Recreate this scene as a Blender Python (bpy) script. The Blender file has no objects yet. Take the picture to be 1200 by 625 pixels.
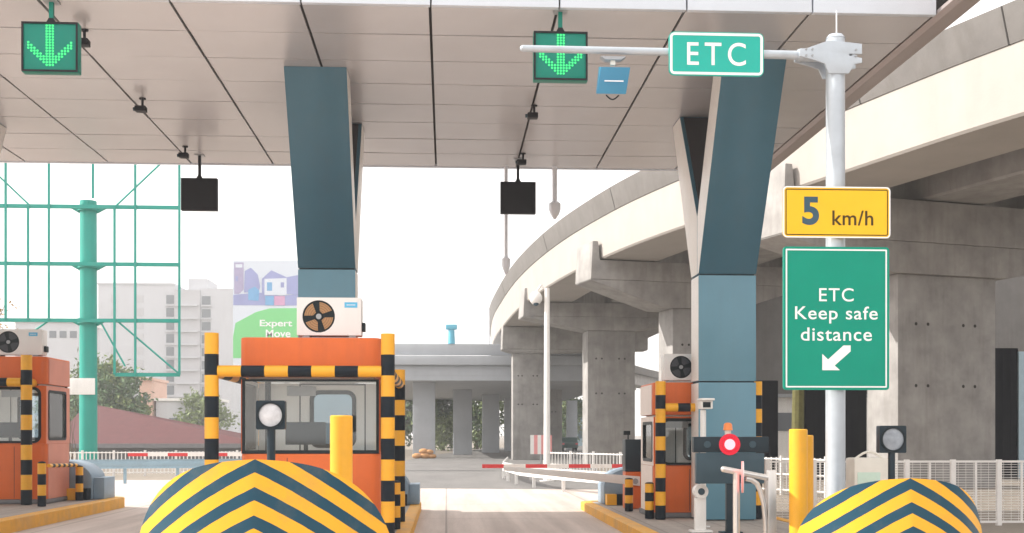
import bpy, bmesh, math, random
from mathutils import Vector, Matrix
R = math.radians
random.seed(7)
scene = bpy.context.scene
COL = scene.collection

# ------------------------------------------------------------------ camera, light, exposure
F = 1400.0                       # focal length in photo pixels (photo is 1200 x 625)
HORY = 510.0                     # horizon row
CAMZ = 1.75
YAW = math.atan(77.0 / F)        # camera looks slightly right of the lane direction (+Y)
cs, sn = math.cos(YAW), math.sin(YAW)
cam_d = bpy.data.cameras.new('camera')
cam = bpy.data.objects.new('camera', cam_d)
COL.objects.link(cam)
cam.location = (0, 0, CAMZ)
cam.rotation_euler = (R(90), 0, -YAW)
cam_d.sensor_width = 36.0
cam_d.lens = 36.0 * F / 1200.0
cam_d.shift_y = (HORY - 312.5) / 1200.0
cam_d.clip_start = 0.1
cam_d.clip_end = 6000
scene.camera = cam

SUN_EL, SUN_AZ = 34.0, -86.0     # azimuth measured from +Y, clockwise positive (sun on the left)
world = bpy.data.worlds.new('World')
scene.world = world
world.use_nodes = True
wn = world.node_tree
sky = wn.nodes.new('ShaderNodeTexSky')
sky.sky_type = 'NISHITA'
sky.sun_disc = False
sky.sun_elevation = R(SUN_EL)
sky.sun_rotation = R(SUN_AZ)
sky.dust_density = 4.0
sky.air_density = 1.0
sky.ozone_density = 1.0
bg = wn.nodes['Background']
# thin bright overcast veil over the clear sky
vt = wn.nodes.new('ShaderNodeTexCoord')
vn = wn.nodes.new('ShaderNodeTexNoise')
vn.inputs['Scale'].default_value = 2.2
vn.inputs['Detail'].default_value = 5
wn.links.new(vt.outputs['Generated'], vn.inputs['Vector'])
vr = wn.nodes.new('ShaderNodeMapRange')
vr.inputs['From Min'].default_value = 0.3
vr.inputs['From Max'].default_value = 0.7
vr.inputs['To Min'].default_value = 0.84
vr.inputs['To Max'].default_value = 0.96
wn.links.new(vn.outputs['Fac'], vr.inputs['Value'])
vx = wn.nodes.new('ShaderNodeMix')
vx.data_type = 'RGBA'
wn.links.new(vr.outputs['Result'], vx.inputs['Factor'])
wn.links.new(sky.outputs['Color'], vx.inputs['A'])
vx.inputs['B'].default_value = (5.2, 4.95, 4.75, 1)
wn.links.new(vx.outputs['Result'], bg.inputs['Color'])
bg.inputs['Strength'].default_value = 0.14
sd = bpy.data.lights.new('sun', 'SUN')
sd.energy = 2.7
sd.angle = R(0.6)
sd.color = (1.0, 0.945, 0.87)
sun = bpy.data.objects.new('sun', sd)
COL.objects.link(sun)
to_sun = Vector((math.sin(R(SUN_AZ)) * math.cos(R(SUN_EL)), math.cos(R(SUN_AZ)) * math.cos(R(SUN_EL)), math.sin(R(SUN_EL))))
sun.rotation_euler = to_sun.to_track_quat('Z', 'Y').to_euler()
sun.location = (-40, 0, 40)
scene.view_settings.view_transform = 'Standard'
scene.view_settings.look = 'None'
scene.view_settings.gamma = 1.0
scene.view_settings.use_curve_mapping = False
scene.view_settings.exposure = 1.38
scene.render.engine = 'CYCLES'
scene.cycles.max_bounces = 8
scene.cycles.transparent_max_bounces = 16


def cw(xc, D, z=0.0):
    """camera-frame (lateral, depth) to world"""
    return Vector((xc * cs + D * sn, D * cs - xc * sn, z))


def at(px, py, Y):
    """photo pixel and world Y to a world point"""
    xc = (px - 600.0) / F
    D = Y / (cs - xc * sn)
    return Vector((D * (xc * cs + sn), Y, CAMZ + (HORY - py) / F * D))


# ------------------------------------------------------------------ materials
def mat(name, col, rough=0.6, metal=0.0, var=0.08, scale=3.0, dirt=0.0, dirt_col=(0.12, 0.10, 0.08),
        bump=0.0, bump_scale=40.0, streak=False, spec=0.5, emit=None, estr=0.0, coat=0.0):
    m = bpy.data.materials.new(name)
    m.use_nodes = True
    nt = m.node_tree
    b = nt.nodes['Principled BSDF']
    b.inputs['Roughness'].default_value = rough
    b.inputs['Metallic'].default_value = metal
    b.inputs['Specular IOR Level'].default_value = spec
    if coat:
        b.inputs['Coat Weight'].default_value = coat
        b.inputs['Coat Roughness'].default_value = 0.15
    tc = nt.nodes.new('ShaderNodeTexCoord')
    geo = nt.nodes.new('ShaderNodeNewGeometry')
    n = nt.nodes.new('ShaderNodeTexNoise')
    n.inputs['Scale'].default_value = scale
    n.inputs['Detail'].default_value = 6
    n.inputs['Roughness'].default_value = 0.6
    nt.links.new(tc.outputs['Object'], n.inputs['Vector'])
    mr = nt.nodes.new('ShaderNodeMapRange')
    mr.inputs['From Min'].default_value = 0.25
    mr.inputs['From Max'].default_value = 0.75
    mr.inputs['To Min'].default_value = 1.0 - var
    mr.inputs['To Max'].default_value = 1.0 + var
    nt.links.new(n.outputs['Fac'], mr.inputs['Value'])
    vm = nt.nodes.new('ShaderNodeVectorMath')
    vm.operation = 'SCALE'
    vm.inputs[0].default_value = col[:3]
    nt.links.new(mr.outputs['Result'], vm.inputs['Scale'])
    out = vm.outputs['Vector']
    if dirt > 0:
        n2 = nt.nodes.new('ShaderNodeTexNoise')
        n2.inputs['Scale'].default_value = 1.0
        n2.inputs['Detail'].default_value = 8
        n2.inputs['Roughness'].default_value = 0.65
        mp = nt.nodes.new('ShaderNodeMapping')
        mp.inputs['Scale'].default_value = (3.0, 3.0, 0.25) if streak else (scale * .35,) * 3
        nt.links.new(tc.outputs['Object'], mp.inputs['Vector'])
        nt.links.new(mp.outputs['Vector'], n2.inputs['Vector'])
        r2 = nt.nodes.new('ShaderNodeMapRange')
        r2.inputs['From Min'].default_value = 0.48
        r2.inputs['From Max'].default_value = 0.75
        r2.inputs['To Max'].default_value = dirt
        nt.links.new(n2.outputs['Fac'], r2.inputs['Value'])
        mx = nt.nodes.new('ShaderNodeMix')
        mx.data_type = 'RGBA'
        nt.links.new(r2.outputs['Result'], mx.inputs['Factor'])
        nt.links.new(out, mx.inputs['A'])
        mx.inputs['B'].default_value = (*dirt_col, 1)
        out = mx.outputs['Result']
    nt.links.new(out, b.inputs['Base Color'])
    if bump > 0:
        n3 = nt.nodes.new('ShaderNodeTexNoise')
        n3.inputs['Scale'].default_value = bump_scale
        n3.inputs['Detail'].default_value = 4
        nt.links.new(tc.outputs['Object'], n3.inputs['Vector'])
        bp = nt.nodes.new('ShaderNodeBump')
        bp.inputs['Strength'].default_value = bump
        bp.inputs['Distance'].default_value = 0.02
        nt.links.new(n3.outputs['Fac'], bp.inputs['Height'])
        nt.links.new(bp.outputs['Normal'], b.inputs['Normal'])
    if emit:
        b.inputs['Emission Color'].default_value = (*emit, 1)
        b.inputs['Emission Strength'].default_value = estr
    return m


def glass_mat(name, tint=(0.9, 0.95, 0.95), refl=0.12):
    m = bpy.data.materials.new(name)
    m.use_nodes = True
    nt = m.node_tree
    nt.nodes.clear()
    o = nt.nodes.new('ShaderNodeOutputMaterial')
    t = nt.nodes.new('ShaderNodeBsdfTransparent')
    t.inputs['Color'].default_value = (*tint, 1)
    g = nt.nodes.new('ShaderNodeBsdfGlossy')
    g.inputs['Roughness'].default_value = 0.03
    lw = nt.nodes.new('ShaderNodeLayerWeight')
    lw.inputs['Blend'].default_value = 0.25
    ad = nt.nodes.new('ShaderNodeMath')
    ad.operation = 'ADD'
    ad.use_clamp = True
    ad.inputs[1].default_value = refl
    nt.links.new(lw.outputs['Fresnel'], ad.inputs[0])
    mx = nt.nodes.new('ShaderNodeMixShader')
    nt.links.new(ad.outputs[0], mx.inputs['Fac'])
    nt.links.new(t.outputs[0], mx.inputs[1])
    nt.links.new(g.outputs[0], mx.inputs[2])
    nt.links.new(mx.outputs[0], o.inputs['Surface'])
    return m


M = {}
M['ceiling'] = mat('ceiling_panel', (0.54, 0.535, 0.555), 0.26, 0.15, var=0.05, scale=0.8, spec=0.6)
M['ceiling_trim'] = mat('ceiling_trim', (0.36, 0.31, 0.30), 0.35, 0.2, var=0.05)
M['void'] = mat('dark_void', (0.03, 0.027, 0.025), 0.9)
M['fascia'] = mat('fascia_panel', (0.62, 0.68, 0.76), 0.35, 0.1, var=0.03)
M['col_base'] = mat('light_blue_cladding', (0.115, 0.255, 0.335), 0.32, 0.1, var=0.06, scale=1.2, dirt=0.12, streak=True)  # lighter panel tone, partly the light on upright faces put into the colour
M['col_blue'] = mat('blue_column_cladding', (0.046, 0.135, 0.195), 0.32, 0.15, var=0.06, scale=1.2, dirt=0.08, streak=True)  # darker arm tone, partly the shade of down-facing sides put into the colour
M['col_white'] = mat('white_column_cladding', (0.80, 0.78, 0.75), 0.4, var=0.03, dirt=0.1, streak=True)
M['bronze'] = mat('dark_bronze_panel', (0.03, 0.026, 0.028), 0.5)
M['seam'] = mat('seam_gasket', (0.02, 0.04, 0.05), 0.7)
M['conc'] = mat('concrete', (0.305, 0.295, 0.287), 0.85, var=0.3, scale=1.1, dirt=0.45, dirt_col=(0.17, 0.155, 0.14), streak=True, bump=0.25, bump_scale=14)
M['conc_light'] = mat('pale_concrete', (0.38, 0.355, 0.33), 0.85, var=0.08, scale=0.7, dirt=0.16, dirt_col=(0.3, 0.27, 0.23), streak=True, bump=0.15, bump_scale=14)
M['conc_far'] = mat('pale_blue_concrete', (0.40, 0.425, 0.46), 0.85, var=0.10, scale=.6, dirt=0.25, dirt_col=(0.33, 0.34, 0.36), streak=True)  # distance haze put into the pale bluish concrete colour
M['conc_dark'] = mat('weathered_parapet', (0.155, 0.147, 0.141), 0.9, var=0.14, scale=1.3, dirt=0.5, dirt_col=(0.11, 0.10, 0.09), streak=True, bump=0.2, bump_scale=14)  # one darker streaked tone for the parapets and ramp wall
M['orange'] = mat('orange_paint', (0.66, 0.14, 0.030), 0.42, spec=0.3, var=0.08, scale=2, dirt=0.3, dirt_col=(0.30, 0.09, 0.04), streak=True)
M['salmon'] = mat('faded_orange_paint', (0.62, 0.24, 0.17), 0.5, var=0.08, scale=2, dirt=0.12, streak=True)  # salmon side walls, paler than the orange front
M['palepink'] = mat('pale_side_panel', (0.78, 0.69, 0.64), 0.5, var=0.05, dirt=0.1, streak=True)
M['yellow'] = mat('yellow_paint', (0.79, 0.385, 0.015), 0.45, var=0.07, scale=5, dirt=0.15, dirt_col=(0.35, 0.2, 0.05))
M['black'] = mat('black_paint', (0.009, 0.015, 0.023), 0.5, var=0.2, scale=5, spec=0.15)
M['kerbyellow'] = mat('kerb_yellow_paint', (0.72, 0.36, 0.035), 0.65, var=0.12, scale=4, dirt=0.5, dirt_col=(0.33, 0.26, 0.19), bump=0.2)
M['frame'] = mat('dark_frame', (0.012, 0.02, 0.025), 0.45, spec=0.2)
M['white'] = mat('white_paint', (0.78, 0.77, 0.75), 0.45, var=0.04, dirt=0.1, streak=True)
M['interior'] = mat('interior_panel', (0.82, 0.82, 0.80), 0.5, var=0.04, scale=2)
M['grey'] = mat('grey_metal', (0.33, 0.35, 0.37), 0.45, 0.3)
M['plinth'] = mat('plinth_grey', (0.16, 0.16, 0.17), 0.7, var=0.15)
M['acwhite'] = mat('ac_casing', (0.74, 0.74, 0.73), 0.42, var=0.03, dirt=0.08, streak=True)
M['tan'] = mat('tan_fan_blade', (0.42, 0.23, 0.10), 0.5)
M['fandark'] = mat('dark_fan_blade', (0.05, 0.055, 0.07), 0.5)
M['sticker'] = mat('light_blue_sticker', (0.10, 0.45, 0.72), 0.4)
M['galv'] = mat('galvanised_steel', (0.44, 0.49, 0.54), 0.36, 0.35, var=0.08, scale=6, dirt=0.1, streak=True)
M['signgreen'] = mat('sign_green', (0.003, 0.27, 0.185), 0.4, spec=0.15, var=0.05, scale=2)
M['signteal'] = mat('sign_teal', (0.025, 0.42, 0.35), 0.4, spec=0.15, var=0.04, scale=2)
M['signyellow'] = mat('sign_yellow', (0.86, 0.50, 0.025), 0.4, spec=0.15, var=0.04)
M['signwhite'] = mat('sign_white', (0.85, 0.85, 0.85), 0.4, var=0.02)
M['signgrey'] = mat('sign_slate', (0.055, 0.105, 0.145), 0.6, spec=0.1)
M['letterbrown'] = mat('letter_dark', (0.07, 0.052, 0.02), 0.6, spec=0.1)
M['signback'] = mat('sign_back', (0.4, 0.42, 0.44), 0.5, 0.5)
M['readerblue'] = mat('reader_blue', (0.035, 0.21, 0.36), 0.4, var=0.06)
M['readerlight'] = mat('reader_light_blue', (0.16, 0.42, 0.60), 0.4)
M['lamppanel'] = mat('signal_panel_teal', (0.008, 0.20, 0.15), 0.4, spec=0.2, var=0.06)  # green glow of the arrow lights put into the housing colour
M['led'] = mat('green_led', (0.01, 0.12, 0.04), 0.4, emit=(0.018, 0.40, 0.105), estr=1.15)
M['panelback'] = mat('signal_back', (0.018, 0.018, 0.022), 0.5, spec=0.15)
M['red_led'] = mat('red_led', (0.8, 0.1, 0.1), 0.3, emit=(1.0, 0.14, 0.16), estr=2.0)
M['red_glass'] = mat('red_lens_rim', (0.42, 0.01, 0.03), 0.3, emit=(1.0, 0.0, 0.04), estr=0.18)
M['beacon'] = mat('amber_beacon', (0.85, 0.25, 0.06), 0.3)
M['display'] = mat('display_dark', (0.016, 0.03, 0.042), 0.4, var=0.1, spec=0.25)
M['display2'] = mat('display_slate', (0.04, 0.075, 0.10), 0.35, var=0.12, spec=0.3)
M['steel'] = mat('stainless_tube', (0.60, 0.58, 0.56), 0.28, 0.7)
M['pink'] = mat('faded_pink_disc', (0.72, 0.30, 0.30), 0.5)
M['red'] = mat('red_band', (0.62, 0.045, 0.05), 0.45)
M['guardblue'] = mat('blue_guardrail', (0.24, 0.36, 0.44), 0.5, var=0.08, dirt=0.15)
M['humpblue'] = mat('blue_grey_paint', (0.22, 0.31, 0.40), 0.5, var=0.12, scale=2, dirt=0.2)
M['teal'] = mat('teal_steel', (0.024, 0.31, 0.255), 0.5, spec=0.25, var=0.08, scale=1.5, dirt=0.12, streak=True)
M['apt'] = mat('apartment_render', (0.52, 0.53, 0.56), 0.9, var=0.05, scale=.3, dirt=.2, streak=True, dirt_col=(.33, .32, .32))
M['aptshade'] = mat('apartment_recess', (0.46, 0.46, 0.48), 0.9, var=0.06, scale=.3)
M['aptwin'] = mat('apartment_window', (0.13, 0.145, 0.165), 0.25)
M['salmonwall'] = mat('salmon_wall', (0.58, 0.38, 0.30), 0.9, var=0.06)
M['rooftile'] = mat('maroon_roof', (0.10, 0.032, 0.034), 0.85, var=0.14, scale=2.0, dirt=.25, dirt_col=(.06, .025, .025))
M['leaf'] = mat('leaf_green', (0.085, 0.15, 0.06), 0.7, var=0.35, scale=1.2)
M['leaf2'] = mat('leaf_light_green', (0.15, 0.20, 0.065), 0.7, var=0.35, scale=1.2)
M['leafdry'] = mat('leaf_dry', (0.36, 0.20, 0.05), 0.7, var=0.3)
M['bark'] = mat('bark', (0.11, 0.085, 0.06), 0.9, var=0.25, scale=6)
M['moss'] = mat('mossy_bark', (0.10, 0.095, 0.03), 0.9, var=0.3, scale=8)
M['hoard'] = mat('black_sheeting', (0.004, 0.004, 0.007), 0.9, spec=0.0)  # near-black sheets painting the deep shade in the gaps under the deck
M['hoardblue'] = mat('pale_blue_sheet', (0.35, 0.48, 0.55), 0.6)
M['fence'] = mat('white_fence_paint', (0.76, 0.74, 0.72), 0.5, var=0.05, dirt=.15)
M['mint'] = mat('mint_panel', (0.55, 0.70, 0.60), 0.5)
M['cream'] = mat('cream_casing', (0.74, 0.71, 0.64), 0.5, dirt=.1)
M['bb_sky'] = mat('billboard_pale', (0.66, 0.72, 0.80), 0.6, var=.03)
M['bb_purple'] = mat('billboard_lilac', (0.320, 0.350, 0.600), 0.6, var=.12, scale=.5)
M['bb_grey'] = mat('billboard_mauve', (0.400, 0.370, 0.540), 0.6, var=.1)
M['bb_blue'] = mat('billboard_blue', (0.180, 0.400, 0.660), 0.6, var=.1)
M['bb_green'] = mat('billboard_green', (0.200, 0.620, 0.240), 0.6, var=.05, scale=.2)
M['bb_pink'] = mat('billboard_pink', (0.600, 0.340, 0.520), 0.6)
M['cargreen'] = mat('dark_green_paint', (0.02, 0.06, 0.055), 0.3)
M['tyre'] = mat('tyre_rubber', (0.02, 0.02, 0.02), 0.9)
M['sand'] = mat('orange_brown_bag', (0.50, 0.26, 0.11), 0.9, var=.2)
M['bluepost'] = mat('light_blue_plastic', (0.12, 0.45, 0.62), 0.5)
M['palegrey'] = mat('pale_grey_steel', (0.80, 0.84, 0.90), 0.5, .2)
M['glass'] = glass_mat('booth_glass', (0.97, 0.985, 0.985), 0.04)
M['glassblue'] = glass_mat('tinted_glass', (0.70, 0.80, 0.85), 0.15)
M['lens'] = mat('lamp_lens', (0.62, 0.62, 0.64), 0.18, var=.25, scale=9, coat=.6)
M['lensdark'] = mat('lamp_lens_smoked', (0.24, 0.27, 0.31), 0.15, var=.4, scale=6, coat=.6)


def bumper_mat(BUMP_H, PER):
    m = bpy.data.materials.new('chevron_paint')
    m.use_nodes = True
    nt = m.node_tree
    b = nt.nodes['Principled BSDF']
    b.inputs['Roughness'].default_value = 0.42
    tc = nt.nodes.new('ShaderNodeTexCoord')
    sx = nt.nodes.new('ShaderNodeSeparateXYZ')
    nt.links.new(tc.outputs['Object'], sx.inputs[0])

    def mth(op, a, b_=None, c=None):
        n = nt.nodes.new('ShaderNodeMath')
        n.operation = op
        for i, v in enumerate((a, b_, c)):
            if v is None:
                continue
            if isinstance(v, (int, float)):
                n.inputs[i].default_value = v
            else:
                nt.links.new(v, n.inputs[i])
        return n.outputs[0]
    nz = nt.nodes.new('ShaderNodeTexNoise')
    nz.inputs['Scale'].default_value = 9
    nz.inputs['Detail'].default_value = 5
    nt.links.new(tc.outputs['Object'], nz.inputs['Vector'])
    ax = mth('ABSOLUTE', sx.outputs['X'])
    f = mth('ADD', sx.outputs['Z'], mth('MULTIPLY', ax, 0.47))
    f = mth('ADD', f, mth('MULTIPLY', mth('MULTIPLY', ax, ax), 0.19))
    f = mth('ADD', f, mth('MULTIPLY', mth('SUBTRACT', nz.outputs['Fac'], 0.5), 0.012))
    # object's apex height is the end of a navy band; period 0.25 m
    g = mth('FRACT', mth('DIVIDE', mth('SUBTRACT', f, 20.0 * -PER + BUMP_H), PER))
    navy = mth('GREATER_THAN', g, 0.53)
    mx = nt.nodes.new('ShaderNodeMix')
    mx.data_type = 'RGBA'
    mx.inputs['A'].default_value = (0.74, 0.375, 0.022, 1)
    mx.inputs['B'].default_value = (0.007, 0.052, 0.088, 1)
    b.inputs['Specular IOR Level'].default_value = 0.25
    nt.links.new(navy, mx.inputs['Factor'])
    n2 = nt.nodes.new('ShaderNodeTexNoise')
    n2.inputs['Scale'].default_value = 2.2
    n2.inputs['Detail'].default_value = 9
    n2.inputs['Roughness'].default_value = 0.68
    nt.links.new(tc.outputs['Object'], n2.inputs['Vector'])
    mr = nt.nodes.new('ShaderNodeMapRange')
    mr.inputs['From Min'].default_value = 0.5
    mr.inputs['From Max'].default_value = 0.8
    mr.inputs['To Max'].default_value = 0.45
    nt.links.new(n2.outputs['Fac'], mr.inputs['Value'])
    m2 = nt.nodes.new('ShaderNodeMix')
    m2.data_type = 'RGBA'
    m2.inputs['B'].default_value = (0.17, 0.15, 0.115, 1)
    nt.links.new(mr.outputs['Result'], m2.inputs['Factor'])
    nt.links.new(mx.outputs['Result'], m2.inputs['A'])
    nt.links.new(m2.outputs['Result'], b.inputs['Base Color'])
    return m


M['chevron'] = bumper_mat(1.545, 0.235)
M['chevron_small'] = bumper_mat(1.285, 0.255)
M['navy'] = mat('navy_paint', (0.018, 0.055, 0.085), 0.5, var=.15, dirt=.2, spec=.25)


def ground_mat(name, c1, c2, joints=0.0, jy=5.0, jx=3.7, rough=0.85):
    m = bpy.data.materials.new(name)
    m.use_nodes = True
    nt = m.node_tree
    b = nt.nodes['Principled BSDF']
    b.inputs['Roughness'].default_value = rough
    tc = nt.nodes.new('ShaderNodeTexCoord')
    n1 = nt.nodes.new('ShaderNodeTexNoise')
    n1.inputs['Scale'].default_value = 0.35
    n1.inputs['Detail'].default_value = 10
    n1.inputs['Roughness'].default_value = 0.65
    mp = nt.nodes.new('ShaderNodeMapping')
    mp.inputs['Scale'].default_value = (1.6, 0.5, 1)
    nt.links.new(tc.outputs['Object'], mp.inputs['Vector'])
    nt.links.new(mp.outputs['Vector'], n1.inputs['Vector'])
    rp = nt.nodes.new('ShaderNodeMapRange')
    rp.inputs['From Min'].default_value = 0.3
    rp.inputs['From Max'].default_value = 0.7
    nt.links.new(n1.outputs['Fac'], rp.inputs['Value'])
    mx = nt.nodes.new('ShaderNodeMix')
    mx.data_type = 'RGBA'
    mx.inputs['A'].default_value = (*c1, 1)
    mx.inputs['B'].default_value = (*c2, 1)
    nt.links.new(rp.outputs['Result'], mx.inputs['Factor'])
    out = mx.outputs['Result']
    n2 = nt.nodes.new('ShaderNodeTexNoise')
    n2.inputs['Scale'].default_value = 25
    n2.inputs['Detail'].default_value = 5
    nt.links.new(tc.outputs['Object'], n2.inputs['Vector'])
    r2 = nt.nodes.new('ShaderNodeMapRange')
    r2.inputs['To Min'].default_value = 0.8
    r2.inputs['To Max'].default_value = 1.2
    nt.links.new(n2.outputs['Fac'], r2.inputs['Value'])
    vm = nt.nodes.new('ShaderNodeVectorMath')
    vm.operation = 'SCALE'
    nt.links.new(out, vm.inputs[0])
    nt.links.new(r2.outputs['Result'], vm.inputs['Scale'])
    out = vm.outputs['Vector']
    if joints > 0:
        n4 = nt.nodes.new('ShaderNodeTexNoise')
        n4.inputs['Scale'].default_value = 1.0
        n4.inputs['Detail'].default_value = 7
        n4.inputs['Roughness'].default_value = 0.6
        mp4 = nt.nodes.new('ShaderNodeMapping')
        mp4.inputs['Scale'].default_value = (1.9, 0.07, 1)
        nt.links.new(tc.outputs['Object'], mp4.inputs['Vector'])
        nt.links.new(mp4.outputs['Vector'], n4.inputs['Vector'])
        r4 = nt.nodes.new('ShaderNodeMapRange')
        r4.inputs['From Min'].default_value = 0.35
        r4.inputs['From Max'].default_value = 0.7
        r4.inputs['To Min'].default_value = 1.08
        r4.inputs['To Max'].default_value = 0.72
        nt.links.new(n4.outputs['Fac'], r4.inputs['Value'])
        vm4 = nt.nodes.new('ShaderNodeVectorMath')
        vm4.operation = 'SCALE'
        nt.links.new(out, vm4.inputs[0])
        nt.links.new(r4.outputs['Result'], vm4.inputs['Scale'])
        out = vm4.outputs['Vector']
        br = nt.nodes.new('ShaderNodeTexBrick')
        br.offset = 0.0
        br.inputs['Scale'].default_value = 1.0
        br.inputs['Brick Width'].default_value = jx
        br.inputs['Row Height'].default_value = jy
        br.inputs['Mortar Size'].default_value = 0.02
        br.inputs['Color1'].default_value = (1, 1, 1, 1)
        br.inputs['Color2'].default_value = (0.93, 0.93, 0.93, 1)
        br.inputs['Mortar'].default_value = (0.4, 0.4, 0.4, 1)
        nt.links.new(tc.outputs['Object'], br.inputs['Vector'])
        m3 = nt.nodes.new('ShaderNodeMix')
        m3.data_type = 'RGBA'
        m3.blend_type = 'MULTIPLY'
        m3.inputs['Factor'].default_value = joints
        nt.links.new(out, m3.inputs['A'])
        nt.links.new(br.outputs['Color'], m3.inputs['B'])
        out = m3.outputs['Result']
    nt.links.new(out, b.inputs['Base Color'])
    bp = nt.nodes.new('ShaderNodeBump')
    bp.inputs['Strength'].default_value = 0.3
    bp.inputs['Distance'].default_value = 0.01
    nt.links.new(n2.outputs['Fac'], bp.inputs['Height'])
    nt.links.new(bp.outputs['Normal'], b.inputs['Normal'])
    return m


M['earth'] = ground_mat('earth', (0.19, 0.165, 0.135), (0.25, 0.21, 0.17))
M['apron'] = ground_mat('apron_concrete', (0.55, 0.465, 0.42), (0.63, 0.55, 0.50), joints=0.7)
M['asphalt'] = ground_mat('road_asphalt', (0.135, 0.13, 0.128), (0.185, 0.178, 0.172))
M['islandtop'] = ground_mat('island_paving', (0.36, 0.32, 0.29), (0.46, 0.41, 0.37), joints=0.5, jy=.6, jx=.6)


# ------------------------------------------------------------------ mesh builder
class MB:
    def __init__(s):
        s.v, s.f, s.m = [], [], []

    def add(s, vs, fs, mi=0):
        o = len(s.v)
        s.v += [tuple(p) for p in vs]
        s.f += [tuple(i + o for i in f) for f in fs]
        s.m += [mi] * len(fs)
        return s

    def box(s, x0, x1, y0, y1, z0, z1, mi=0):
        return s.add([(x0, y0, z0), (x1, y0, z0), (x1, y1, z0), (x0, y1, z0), (x0, y0, z1), (x1, y0, z1), (x1, y1, z1), (x0, y1, z1)],
                     [(0, 3, 2, 1), (4, 5, 6, 7), (0, 1, 5, 4), (1, 2, 6, 5), (2, 3, 7, 6), (3, 0, 4, 7)], mi)

    def prism(s, pts, axis, a, b, mi=0, mi_side=None):
        """closed outline extruded along an axis: 'y' pts are (x,z), 'x' pts are (y,z), 'z' pts are (x,y)"""
        n = len(pts)

        def mk(p, t):
            return {'y': (p[0], t, p[1]), 'x': (t, p[0], p[1]), 'z': (p[0], p[1], t)}[axis]
        vs = [mk(p, a) for p in pts] + [mk(p, b) for p in pts]
        s.add(vs, [tuple(range(n)), tuple(range(2 * n - 1, n - 1, -1))], mi)
        o = len(s.v) - 2 * n
        for i in range(n):
            j = (i + 1) % n
            s.f.append((o + i, o + n + i, o + n + j, o + j))
            s.m.append(mi if mi_side is None else mi_side)
        return s

    def ring(s, outer, inner, axis, a, b, mi=0):
        n = len(outer)

        def mk(p, t):
            return {'y': (p[0], t, p[1]), 'x': (t, p[0], p[1])}[axis]
        vs = [mk(p, a) for p in outer] + [mk(p, a) for p in inner] + [mk(p, b) for p in outer] + [mk(p, b) for p in inner]
        fs = []
        for i in range(n):
            j = (i + 1) % n
            fs += [(i, j, n + j, n + i), (2 * n + i, 3 * n + i, 3 * n + j, 2 * n + j),
                   (i, 2 * n + i, 2 * n + j, j), (n + i, n + j, 3 * n + j, 3 * n + i)]
        return s.add(vs, fs, mi)

    def tube(s, p0, p1, r, mi=0, n=12, r2=None, cap=True):
        p0, p1 = Vector(p0), Vector(p1)
        r2 = r if r2 is None else r2
        d = (p1 - p0).normalized()
        a = d.orthogonal().normalized()
        b = d.cross(a)
        vs = []
        for p, rr in ((p0, r), (p1, r2)):
            for i in range(n):
                t = 2 * math.pi * i / n
                vs.append(p + a * (rr * math.cos(t)) + b * (rr * math.sin(t)))
        fs = [(i, (i + 1) % n, n + (i + 1) % n, n + i) for i in range(n)]
        if cap:
            fs += [tuple(range(n - 1, -1, -1)), tuple(range(n, 2 * n))]
        return s.add(vs, fs, mi)

    def path(s, pts, r, mi=0, n=10):
        for a, b in zip(pts, pts[1:]):
            s.tube(a, b, r, mi, n)
        for p in pts[1:-1]:
            s.ball(p, r, mi, 8, 6)
        return s

    def ball(s, c, r, mi=0, n=12, k=8, sc=(1, 1, 1)):
        c = Vector(c)
        vs = [c + Vector((0, 0, r * sc[2]))]
        for j in range(1, k):
            ph = math.pi * j / k
            for i in range(n):
                t = 2 * math.pi * i / n
                vs.append(c + Vector((r * sc[0] * math.sin(ph) * math.cos(t), r * sc[1] * math.sin(ph) * math.sin(t), r * sc[2] * math.cos(ph))))
        vs.append(c - Vector((0, 0, r * sc[2])))
        fs = [(0, 1 + i, 1 + (i + 1) % n) for i in range(n)]
        for j in range(k - 2):
            for i in range(n):
                a, b = 1 + j * n + i, 1 + j * n + (i + 1) % n
                fs.append((a, a + n, b + n, b))
        o = 1 + (k - 2) * n
        fs += [(len(vs) - 1, o + (i + 1) % n, o + i) for i in range(n)]
        return s.add(vs, fs, mi)

    def stripes(s, p0, p1, r, bands, first=0, n=14):
        p0, p1 = Vector(p0), Vector(p1)
        for i in range(bands):
            s.tube(p0.lerp(p1, i / bands), p0.lerp(p1, (i + 1) / bands), r, (i + first) % 2, n, cap=(i in (0, bands - 1)))
        return s

    def sweep(s, path, prof, mi=0, closed_ends=True):
        """path: list of (pos, inward unit normal); prof: list of (w, z)"""
        n = len(prof)
        vs = []
        for p, nn in path:
            for w, z in prof:
                vs.append((p.x + nn.x * w, p.y + nn.y * w, z))
        fs = []
        for k in range(len(path) - 1):
            for i in range(n):
                j = (i + 1) % n
                fs.append((k * n + i, k * n + j, (k + 1) * n + j, (k + 1) * n + i))
        if closed_ends:
            fs += [tuple(range(n - 1, -1, -1)), tuple(range((len(path) - 1) * n, len(path) * n))]
        return s.add(vs, fs, mi)

    def build(s, name, mats, parent=None, loc=None, bevel=0.0, smooth=True, rot=None):
        me = bpy.data.meshes.new(name)
        me.from_pydata(s.v, [], s.f)
        if not isinstance(mats, (list, tuple)):
            mats = [mats]
        for m in mats:
            me.materials.append(M[m] if isinstance(m, str) else m)
        me.polygons.foreach_set('material_index', s.m)
        bm = bmesh.new()
        bm.from_mesh(me)
        bmesh.ops.recalc_face_normals(bm, faces=bm.faces)
        if bevel > 0:
            ed = [e for e in bm.edges if len(e.link_faces) == 2 and e.calc_face_angle(0) > R(35)]
            bmesh.ops.bevel(bm, geom=ed, offset=bevel, segments=2, affect='EDGES', profile=0.6, clamp_overlap=True)
        bm.to_mesh(me)
        bm.free()
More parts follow.
